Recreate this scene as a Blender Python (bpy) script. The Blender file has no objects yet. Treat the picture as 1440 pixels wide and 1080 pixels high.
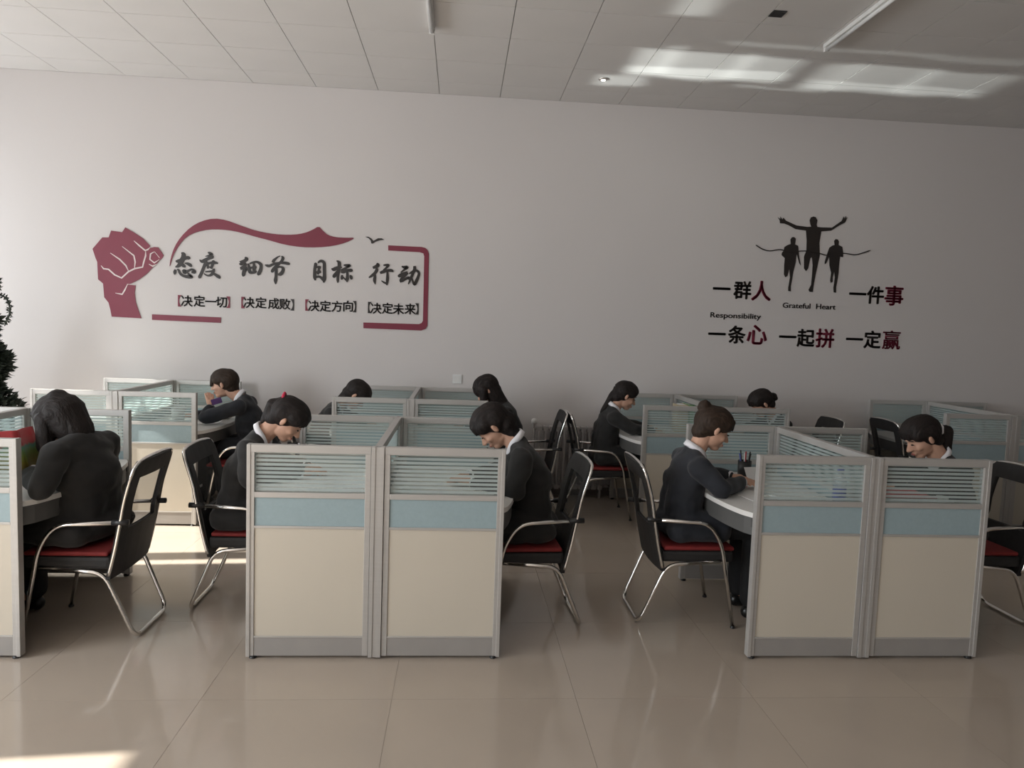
import bpy, bmesh, math, random
from mathutils import Vector, Matrix, noise

random.seed(7)
scene = bpy.context.scene
COL = scene.collection
PI = math.pi

# ------------------------------------------------------------------ camera
CAM_H = 1.611
PITCH, YAW, ROLL = [math.radians(v) for v in (-4.538, 4.298, 2.005)]
F0 = Vector((math.sin(YAW), math.cos(YAW), 0)); R0 = Vector((math.cos(YAW), -math.sin(YAW), 0)); ZU = Vector((0, 0, 1))
FW = F0 * math.cos(PITCH) + ZU * math.sin(PITCH)
U0 = -F0 * math.sin(PITCH) + ZU * math.cos(PITCH)
RT = R0 * math.cos(ROLL) + U0 * math.sin(ROLL)
UP = U0 * math.cos(ROLL) - R0 * math.sin(ROLL)
cam_data = bpy.data.cameras.new('camera')
cam_data.sensor_width = 36.0
cam_data.lens = 999.35 / 1440 * 36
cam_data.clip_start = 0.05
cam = bpy.data.objects.new('camera', cam_data)
m = Matrix((RT, UP, -FW)).transposed().to_4x4()
m.translation = (0, 0, CAM_H)
cam.matrix_world = m
COL.objects.link(cam)
scene.camera = cam

# ------------------------------------------------------------------ view, world, lights
scene.view_settings.view_transform = 'Standard'
scene.view_settings.look = 'None'
scene.view_settings.exposure = -0.02
scene.view_settings.gamma = 1.0
scene.view_settings.use_curve_mapping = False
scene.cycles.use_denoising = True
scene.cycles.max_bounces = 8
scene.cycles.diffuse_bounces = 4
scene.cycles.transparent_max_bounces = 24
scene.cycles.caustics_reflective = False
scene.cycles.caustics_refractive = False
scene.cycles.sample_clamp_indirect = 4.0

world = bpy.data.worlds.new('daylight')
scene.world = world
world.use_nodes = True
bg = world.node_tree.nodes['Background']
bg.inputs[0].default_value = (0.80, 0.90, 1.0, 1)
bg.inputs[1].default_value = 1.0

SUN_SLOPE = 0.08
SUN_EL = math.radians(33)
sd = bpy.data.lights.new('sun', 'SUN')
sd.energy = 16.0
sd.angle = math.radians(0.6)
sd.color = (1.0, 0.96, 0.88)
sun = bpy.data.objects.new('sun', sd)
sdir = Vector((math.cos(SUN_EL), math.cos(SUN_EL) * SUN_SLOPE, -math.sin(SUN_EL)))
sun.rotation_euler = sdir.to_track_quat('-Z', 'Y').to_euler()
sun.location = (-9, 3, 6)
COL.objects.link(sun)

XW0, XW1, YW0, YW1, CEIL = -5.5, 11.0, -5.0, 6.8, 3.74

def area(name, loc, aim, sx, sy, power, color, spread=180):
    l = bpy.data.lights.new(name, 'AREA')
    l.shape = 'RECTANGLE'; l.size = sx; l.size_y = sy
    l.energy = power; l.color = color; l.spread = math.radians(spread)
    o = bpy.data.objects.new(name, l)
    o.location = loc
    o.rotation_euler = (Vector(aim) - Vector(loc)).to_track_quat('-Z', 'Y').to_euler()
    COL.objects.link(o)
    return o
# daylight of the sky through the window openings of the left wall
area('window_daylight', (-5.62, 5.5, 1.9), (0, 5.5, 1.4), 2.1, 2.0, 62, (0.93, 0.97, 1.0))
area('window_daylight', (-5.62, 0.9, 1.9), (0, 0.9, 1.4), 2.6, 2.0, 215, (0.93, 0.97, 1.0))
area('window_daylight', (-5.62, -2.9, 1.9), (0, -2.9, 1.4), 2.6, 2.0, 130, (0.93, 0.97, 1.0))
# added lamp by the windows, patterned to imitate floor-reflected sun patches on the ceiling
def bounce_standin_lamp(loc, energy, rects):
    # rects: (x0, x1, y0, y1, strength) of the light patches on the ceiling plane
    l = bpy.data.lights.new('sun_bounce_standin', 'POINT'); l.energy = energy; l.color = (0.93, 1.0, 0.97); l.shadow_soft_size = 0.03
    l.use_nodes = True
    t = l.node_tree; N, L = t.nodes, t.links
    em = N['Emission']
    tc = N.new('ShaderNodeTexCoord'); sep = N.new('ShaderNodeSeparateXYZ'); L.new(tc.outputs['Normal'], sep.inputs[0])
    def mth(op, a, b=None, c=None):
        n = N.new('ShaderNodeMath'); n.operation = op
        for i, v in enumerate((a, b, c)):
            if v is None: continue
            if isinstance(v, (int, float)): n.inputs[i].default_value = v
            else: L.new(v, n.inputs[i])
        return n.outputs[0]
    dz = CEIL - loc[2]
    z = mth('MAXIMUM', sep.outputs['Z'], 0.02)
    X = mth('MULTIPLY_ADD', mth('DIVIDE', sep.outputs['X'], z), dz, loc[0])
    Y = mth('MULTIPLY_ADD', mth('DIVIDE', sep.outputs['Y'], z), dz, loc[1])
    n1 = N.new('ShaderNodeTexNoise'); n1.inputs['Scale'].default_value = 1.4
    cb = N.new('ShaderNodeCombineXYZ'); L.new(X, cb.inputs[0]); L.new(mth('MULTIPLY', Y, 3.0), cb.inputs[1]); L.new(cb.outputs[0], n1.inputs['Vector'])
    wob = mth('MULTIPLY_ADD', n1.outputs['Fac'], 0.24, -0.12)
    Yw = mth('ADD', Y, wob)
    tot = None
    for x0, x1, y0, y1, s, e in rects:
        def edge(v, a0, a1):
            mr = N.new('ShaderNodeMapRange'); mr.interpolation_type = 'SMOOTHSTEP'
            L.new(v, mr.inputs['Value']); mr.inputs['From Min'].default_value = a0; mr.inputs['From Max'].default_value = a1
            return mr.outputs[0]
        f = mth('MULTIPLY', edge(X, x0 - 2 * e, x0 + 2 * e), edge(X, x1 + 2 * e, x1 - 2 * e))
        f = mth('MULTIPLY', f, mth('MULTIPLY', edge(Yw, y0 - e, y0 + e), edge(Yw, y1 + e, y1 - e)))
        f = mth('MULTIPLY', f, s)
        tot = f if tot is None else mth('ADD', tot, f)
    L.new(tot, em.inputs['Strength'])
    o = bpy.data.objects.new('sun_bounce_standin', l); o.location = loc; COL.objects.link(o)
bounce_standin_lamp((-5.35, 5.5, 0.95), 4200, [
    (1.30, 2.60, 5.46, 6.04, 0.65, .03), (1.30, 2.60, 5.78, 5.98, 0.7, .025), (2.80, 4.40, 5.50, 6.10, 0.65, .03), (2.85, 4.35, 5.86, 6.04, 0.6, .025),
    (1.50, 1.62, 5.35, 5.95, 0.5, .03), (2.10, 2.22, 5.4, 6.0, 0.55, .03), (3.0, 3.1, 5.5, 6.0, 0.4, .03), (3.62, 3.74, 5.5, 6.05, 0.6, .03),
    (1.35, 1.60, 4.60, 4.85, 0.5, .04), (1.10, 1.50, 6.05, 6.32, 0.6, .04),
    (1.9, 4.6, 5.22, 5.30, 0.30, .04), (2.3, 3.0, 6.10, 6.15, .4, .02)])

# ------------------------------------------------------------------ material helpers
def nt(name):
    mt = bpy.data.materials.new(name); mt.use_nodes = True
    t = mt.node_tree
    return mt, t, t.nodes, t.links, t.nodes['Principled BSDF']

def mat(name, col, rough=0.6, metal=0.0, var=0.06, scale=8.0, bump=0.0, bscale=60.0, stretch=None, spec=None, sheen=0.0, coat=0.0):
    mt, t, N, L, b = nt(name)
    tc = N.new('ShaderNodeTexCoord')
    src = tc.outputs['Object']
    if stretch:
        mp = N.new('ShaderNodeMapping'); mp.inputs['Scale'].default_value = stretch
        L.new(src, mp.inputs[0]); src = mp.outputs[0]
    n = N.new('ShaderNodeTexNoise'); n.inputs['Scale'].default_value = scale; n.inputs['Detail'].default_value = 4
    L.new(src, n.inputs['Vector'])
    r = N.new('ShaderNodeValToRGB')
    r.color_ramp.elements[0].position = 0.3; r.color_ramp.elements[1].position = 0.7
    r.color_ramp.elements[0].color = tuple(c * (1 - var) for c in col) + (1,)
    r.color_ramp.elements[1].color = tuple(min(1, c * (1 + var)) for c in col) + (1,)
    L.new(n.outputs['Fac'], r.inputs[0]); L.new(r.outputs[0], b.inputs['Base Color'])
    b.inputs['Roughness'].default_value = rough; b.inputs['Metallic'].default_value = metal
    if spec is not None: b.inputs['Specular IOR Level'].default_value = spec
    if sheen: b.inputs['Sheen Weight'].default_value = sheen
    if coat: b.inputs['Coat Weight'].default_value = coat
    if bump:
        n2 = N.new('ShaderNodeTexNoise'); n2.inputs['Scale'].default_value = bscale; n2.inputs['Detail'].default_value = 3
        L.new(src, n2.inputs['Vector'])
        bp = N.new('ShaderNodeBump'); bp.inputs['Strength'].default_value = bump; bp.inputs['Distance'].default_value = 0.004
        L.new(n2.outputs['Fac'], bp.inputs['Height']); L.new(bp.outputs[0], b.inputs['Normal'])
    return mt

M = {}
M['wall'] = mat('wall_paint', (0.66, 0.625, 0.61), 0.85, var=0.015, scale=0.8, bump=0.05, bscale=120)
M['ceiling'] = mat('ceiling_tile_white', (0.72, 0.70, 0.68), 0.55, var=0.02, scale=2.0)
M['ceil_grid'] = mat('ceiling_shadow_gap', (0.30, 0.28, 0.26), 0.8)
M['tile'] = mat('polished_floor_tile', (0.47, 0.40, 0.335), 0.10, var=0.04, scale=1.6, spec=0.5)
M['grout'] = mat('floor_grout', (0.35, 0.30, 0.255), 0.5)
M['base'] = mat('baseboard_brown', (0.16, 0.13, 0.115), 0.45)
M['alu'] = mat('satin_aluminium', (0.50, 0.485, 0.465), 0.42, metal=0.35, var=0.03, scale=4, stretch=(1, 1, 20))
M['cream'] = mat('cream_laminate', (0.59, 0.54, 0.455), 0.5, var=0.012, scale=3)
M['blue'] = mat('pale_blue_panel', (0.31, 0.405, 0.435), 0.6, var=0.03, scale=60, bump=0.1, bscale=300)
M['kick'] = mat('grey_kick_plate', (0.36, 0.345, 0.33), 0.45, metal=0.2, var=0.03)
M['desk'] = mat('white_desktop', (0.74, 0.73, 0.71), 0.35, var=0.015, scale=3)
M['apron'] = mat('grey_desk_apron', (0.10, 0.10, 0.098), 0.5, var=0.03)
M['chrome'] = mat('chrome_tube', (0.78, 0.76, 0.73), 0.14, metal=1.0, var=0.03)
M['black'] = mat('black_chair_fabric', (0.018, 0.017, 0.017), 0.62, var=0.2, scale=30, bump=0.3, bscale=400)
M['black_plastic'] = mat('black_plastic', (0.015, 0.015, 0.016), 0.4)
M['red_seat'] = mat('dark_red_seat_fabric', (0.21, 0.018, 0.018), 0.7, var=0.12, scale=20, bump=0.2, bscale=300)
M['jacket_navy'] = mat('navy_wool', (0.012, 0.014, 0.020), 0.85, var=0.25, scale=14, bump=0.35, bscale=28, sheen=0.1)
M['jacket_black'] = mat('black_wool', (0.011, 0.0105, 0.0105), 0.85, var=0.25, scale=14, bump=0.35, bscale=28, sheen=0.1)
M['trousers'] = mat('black_trouser_cloth', (0.009, 0.009, 0.010), 0.85, var=0.2, scale=12, bump=0.3, bscale=26)
M['shoe'] = mat('black_leather', (0.010, 0.010, 0.010), 0.3)
M['white_cotton'] = mat('white_cotton', (0.78, 0.77, 0.80), 0.75, var=0.03, bump=0.2, bscale=90)
M['skin'] = mat('skin', (0.56, 0.33, 0.235), 0.5, var=0.05, scale=9, spec=0.35)
M['lip'] = mat('lips', (0.42, 0.13, 0.11), 0.45)
M['eye'] = mat('dark_eye', (0.02, 0.014, 0.012), 0.25)
M['brow'] = mat('dark_brow', (0.03, 0.02, 0.016), 0.8)
M['hair'] = mat('black_hair', (0.014, 0.010, 0.009), 0.62, var=0.4, scale=30, bump=0.9, bscale=40, stretch=(1.2, 7, 1.2), spec=0.25)
M['hair_brown'] = mat('brown_hair', (0.034, 0.021, 0.014), 0.62, var=0.4, scale=30, bump=0.9, bscale=40, stretch=(1.2, 7, 1.2), spec=0.25)
M['crimson'] = mat('crimson_acrylic', (0.20, 0.020, 0.044), 0.5, var=0.05, scale=3)
M['sign_black'] = mat('black_acrylic', (0.020, 0.015, 0.013), 0.5)
M['sign_white'] = mat('pale_line', (0.70, 0.62, 0.60), 0.7)
M['radiator'] = mat('grey_radiator_enamel', (0.44, 0.41, 0.40), 0.4, var=0.05)
M['white_plastic'] = mat('white_plastic', (0.75, 0.75, 0.74), 0.4)
M['paper'] = mat('white_paper', (0.80, 0.79, 0.78), 0.8, var=0.02)
M['red_cover'] = mat('red_book_cover', (0.50, 0.04, 0.045), 0.45, var=0.08)
M['green_cover'] = mat('green_book_cover', (0.16, 0.30, 0.14), 0.5, var=0.08)
M['tan_cover'] = mat('tan_book_cover', (0.45, 0.38, 0.26), 0.5, var=0.08)
M['purple'] = mat('purple_phone_case', (0.10, 0.04, 0.16), 0.4)
M['pink_tie'] = mat('bright_red_hair_tie', (0.60, 0.03, 0.08), 0.7)
M['blue_label'] = mat('blue_bottle_label', (0.09, 0.12, 0.42), 0.5, var=0.3, scale=50)
M['leaf'] = mat('dark_green_leaf', (0.026, 0.036, 0.026), 0.6, var=0.4, scale=12)
M['trunk'] = mat('brown_bark', (0.09, 0.06, 0.04), 0.85, var=0.3, bump=0.5)
M['pot'] = mat('glazed_dark_pot', (0.12, 0.10, 0.09), 0.3)
M['soil'] = mat('potting_soil', (0.04, 0.03, 0.02), 0.95, var=0.4, bump=0.6)
M['vent'] = mat('dark_vent_grille', (0.03, 0.03, 0.03), 0.6)
M['lamp_white'] = mat('white_enamel', (0.74, 0.73, 0.71), 0.4)

def emission_mat(name, col, strength):
    mt, t, N, L, b = nt(name)
    b.inputs['Base Color'].default_value = (*col, 1)
    b.inputs['Emission Color'].default_value = (*col, 1)
    b.inputs['Emission Strength'].default_value = strength
    return mt
M['bulb'] = emission_mat('lit_bulb', (1.0, 0.95, 0.85), 6.0)

def magazine_mat():
    mt, t, N, L, b = nt('magazine_print')
    tc = N.new('ShaderNodeTexCoord')
    sep = N.new('ShaderNodeSeparateXYZ'); L.new(tc.outputs['Generated'], sep.inputs[0])
    n = N.new('ShaderNodeTexNoise'); n.inputs['Scale'].default_value = 3.0; L.new(tc.outputs['Generated'], n.inputs['Vector'])
    ad = N.new('ShaderNodeMath'); ad.operation = 'MULTIPLY_ADD'; ad.inputs[1].default_value = 0.25
    L.new(n.outputs['Fac'], ad.inputs[0]); L.new(sep.outputs['Z'], ad.inputs[2])
    r = N.new('ShaderNodeValToRGB'); cr = r.color_ramp
    cr.elements[0].position = 0.0; cr.elements[0].color = (0.45, 0.30, 0.14, 1)
    cr.elements[1].position = 1.0; cr.elements[1].color = (0.50, 0.05, 0.06, 1)
    for p, c in ((0.30, (0.50, 0.42, 0.08)), (0.50, (0.30, 0.42, 0.10)), (0.68, (0.12, 0.36, 0.26)), (0.74, (0.50, 0.06, 0.07))):
        e = cr.elements.new(p); e.color = (*c, 1)
    L.new(ad.outputs[0], r.inputs[0]); L.new(r.outputs[0], b.inputs['Base Color'])
    b.inputs['Roughness'].default_value = 0.4
    return mt
M['magazine'] = magazine_mat()

def text_page_mat():                    # printed page: faint grey text lines
    mt, t, N, L, b = nt('printed_page')
    tc = N.new('ShaderNodeTexCoord')
    w = N.new('ShaderNodeTexWave'); w.inputs['Scale'].default_value = 34; w.inputs['Distortion'].default_value = 0.0
    w.bands_direction = 'Y'
    L.new(tc.outputs['Object'], w.inputs['Vector'])
    n = N.new('ShaderNodeTexNoise'); n.inputs['Scale'].default_value = 90; L.new(tc.outputs['Object'], n.inputs['Vector'])
    mu = N.new('ShaderNodeMath'); mu.operation = 'MULTIPLY'; L.new(w.outputs['Fac'], mu.inputs[0]); L.new(n.outputs['Fac'], mu.inputs[1])
    r = N.new('ShaderNodeValToRGB')
    r.color_ramp.elements[0].position = 0.38; r.color_ramp.elements[0].color = (0.80, 0.79, 0.78, 1)
    r.color_ramp.elements[1].position = 0.50; r.color_ramp.elements[1].color = (0.35, 0.34, 0.35, 1)
    L.new(mu.outputs[0], r.inputs[0]); L.new(r.outputs[0], b.inputs['Base Color'])
    b.inputs['Roughness'].default_value = 0.8
    return mt
M['page'] = text_page_mat()

def stripe_glass():                     # clear glass printed with horizontal frosted bands
    mt, t, N, L, b = nt('band_frosted_glass')
    out = N['Material Output']
    tc = N.new('ShaderNodeTexCoord'); sep = N.new('ShaderNodeSeparateXYZ'); L.new(tc.outputs['Object'], sep.inputs[0])
    d = N.new('ShaderNodeMath'); d.operation = 'DIVIDE'; d.inputs[1].default_value = 0.0196; L.new(sep.outputs['Z'], d.inputs[0])
    fr = N.new('ShaderNodeMath'); fr.operation = 'FRACT'; L.new(d.outputs[0], fr.inputs[0])
    gt = N.new('ShaderNodeMath'); gt.operation = 'GREATER_THAN'; gt.inputs[1].default_value = 0.40; L.new(fr.outputs[0], gt.inputs[0])
    ml = N.new('ShaderNodeMath'); ml.operation = 'MULTIPLY_ADD'; ml.inputs[1].default_value = 0.66; ml.inputs[2].default_value = 0.04
    L.new(gt.outputs[0], ml.inputs[0])
    df = N.new('ShaderNodeBsdfDiffuse'); df.inputs[0].default_value = (0.62, 0.70, 0.70, 1)
    tr = N.new('ShaderNodeBsdfTranslucent'); tr.inputs[0].default_value = (0.70, 0.80, 0.80, 1)
    m1 = N.new('ShaderNodeMixShader'); m1.inputs[0].default_value = 0.45; L.new(df.outputs[0], m1.inputs[1]); L.new(tr.outputs[0], m1.inputs[2])
    tp = N.new('ShaderNodeBsdfTransparent'); tp.inputs[0].default_value = (0.93, 0.97, 0.96, 1)
    m2 = N.new('ShaderNodeMixShader'); L.new(ml.outputs[0], m2.inputs[0]); L.new(tp.outputs[0], m2.inputs[1]); L.new(m1.outputs[0], m2.inputs[2])
    gl = N.new('ShaderNodeBsdfGlossy'); gl.inputs['Roughness'].default_value = 0.05
    m3 = N.new('ShaderNodeMixShader'); m3.inputs[0].default_value = 0.05; L.new(m2.outputs[0], m3.inputs[1]); L.new(gl.outputs[0], m3.inputs[2])
    L.new(m3.outputs[0], out.inputs['Surface'])
    return mt
M['glass'] = stripe_glass()

def mesh_fabric():                      # see-through mesh of the chair back's opening
    mt, t, N, L, b = nt('black_see_through_mesh')
    out = N['Material Output']
    b.inputs['Base Color'].default_value = (0.02, 0.02, 0.02, 1)
    tp = N.new('ShaderNodeBsdfTransparent')
    mx = N.new('ShaderNodeMixShader'); mx.inputs[0].default_value = 0.45
    L.new(tp.outputs[0], mx.inputs[1]); L.new(b.outputs[0], mx.inputs[2]); L.new(mx.outputs[0], out.inputs['Surface'])
    return mt
M['mesh'] = mesh_fabric()

def clear_plastic():
    mt, t, N, L, b = nt('clear_bottle_plastic')
    out = N['Material Output']
    b.inputs['Base Color'].default_value = (0.75, 0.8, 0.85, 1); b.inputs['Roughness'].default_value = 0.1
    tp = N.new('ShaderNodeBsdfTransparent')
    mx = N.new('ShaderNodeMixShader'); mx.inputs[0].default_value = 0.30
    L.new(tp.outputs[0], mx.inputs[1]); L.new(b.outputs[0], mx.inputs[2]); L.new(mx.outputs[0], out.inputs['Surface'])
    return mt
M['clear'] = clear_plastic()

# ------------------------------------------------------------------ object helpers
def link(name, me, material=None, parent=None, smooth=False):
    o = bpy.data.objects.new(name, me)
    if material and not me.materials: me.materials.append(material)
    COL.objects.link(o)
    if parent: o.parent = parent
    if smooth: me.polygons.foreach_set('use_smooth', [True] * len(me.polygons))
    return o

def thing(name, label, cat, loc=(0, 0, 0), rz=0.0, group=None):
    o = bpy.data.objects.new(name, None)
    o.empty_display_size = 0.1
    o.location = loc; o.rotation_euler = (0, 0, rz)
    o['label'] = label; o['category'] = cat
    if group: o['group'] = group
    COL.objects.link(o)
    return o

def tag(o, label, cat, group=None):
    o['label'] = label; o['category'] = cat
    if group: o['group'] = group
    return o

def copy_tree(o, parent=None):
    c = o.copy(); COL.objects.link(c); c.parent = parent
    for ch in list(o.children): copy_tree(ch, c)
    return c

def box(bm, x0, x1, y0, y1, z0, z1):
    v = [bm.verts.new(p) for p in ((x0, y0, z0), (x1, y0, z0), (x1, y1, z0), (x0, y1, z0), (x0, y0, z1), (x1, y0, z1), (x1, y1, z1), (x0, y1, z1))]
    for f in ((0, 3, 2, 1), (4, 5, 6, 7), (0, 1, 5, 4), (1, 2, 6, 5), (2, 3, 7, 6), (3, 0, 4, 7)):
        bm.faces.new([v[i] for i in f])

def finish(bm, name, material, parent=None, smooth=False, bevel=0.0):
    if bevel:
        bmesh.ops.bevel(bm, geom=bm.edges[:], offset=bevel, segments=2, affect='EDGES', profile=0.6)
    bmesh.ops.recalc_face_normals(bm, faces=bm.faces[:])
    me = bpy.data.meshes.new(name)
    bm.to_mesh(me); bm.free()
    return link(name, me, material, parent, smooth)

def boxes(name, material, parent, *bs, bevel=0.0):
    bm = bmesh.new()
    for b in bs: box(bm, *b)
    return finish(bm, name, material, parent, bevel=bevel)

def smooth_path(pts, n=6, closed=False):
    P = [Vector(p) for p in pts]
    out = []
    cnt = len(P) if closed else len(P) - 1
    for i in range(cnt):
        if closed: p0, p1, p2, p3 = P[(i - 1) % len(P)], P[i], P[(i + 1) % len(P)], P[(i + 2) % len(P)]
        else: p0, p1, p2, p3 = P[max(i - 1, 0)], P[i], P[i + 1], P[min(i + 2, len(P) - 1)]
        for k in range(n):
            t = k / n
            out.append(0.5 * ((2 * p1) + (p2 - p0) * t + (2 * p0 - 5 * p1 + 4 * p2 - p3) * t * t + (3 * p1 - p0 - 3 * p2 + p3) * t ** 3))
    if not closed: out.append(P[-1])
    return out

def round_path(pts, r, n=5):             # polyline with filleted corners
    P = [Vector(p) for p in pts]; out = [P[0]]
    for i in range(1, len(P) - 1):
        a, b, c = P[i - 1], P[i], P[i + 1]
        da, dc = (a - b), (c - b)
        rr = min(r, da.length * 0.49, dc.length * 0.49)
        s, e = b + da.normalized() * rr, b + dc.normalized() * rr
        for k in range(n + 1):
            t = k / n
            out.append((1 - t) ** 2 * s + 2 * t * (1 - t) * b + t * t * e)
    out.append(P[-1])
    return out

def tube(bm, path, r, seg=10, closed=False, rad=None):
    n = len(path); rings = []
    prev = None
    for i, p in enumerate(path):
        a = path[(i - 1) % n] if (closed or i > 0) else p
        b = path[(i + 1) % n] if (closed or i < n - 1) else p
        t = (b - a).normalized()
        if prev is None:
            ref = Vector((0, 0, 1)) if abs(t.z) < 0.9 else Vector((1, 0, 0))
            u = t.cross(ref).normalized()
        else:
            u = (prev - t * prev.dot(t)).normalized()
        prev = u; v = t.cross(u)
        rr = rad[i] if rad else r
        rings.append([bm.verts.new(p + (u * math.cos(2 * PI * k / seg) + v * math.sin(2 * PI * k / seg)) * rr) for k in range(seg)])
    for i in range(n if closed else n - 1):
        A, B = rings[i], rings[(i + 1) % n]
        for k in range(seg):
            bm.faces.new((A[k], A[(k + 1) % seg], B[(k + 1) % seg], B[k]))
    if not closed:
        bm.faces.new(rings[0][::-1]); bm.faces.new(rings[-1])

def lathe(bm, prof, cx=0, cy=0, seg=24):
    rings = []
    for r, z in prof:
        rings.append([bm.verts.new((cx + r * math.cos(2 * PI * k / seg), cy + r * math.sin(2 * PI * k / seg), z)) for k in range(seg)])
    for A, B in zip(rings, rings[1:]):
        for k in range(seg): bm.faces.new((A[k], A[(k + 1) % seg], B[(k + 1) % seg], B[k]))
    bm.faces.new(rings[0][::-1]); bm.faces.new(rings[-1])

def struct(o):
    o['kind'] = 'structure'
    return o

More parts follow.
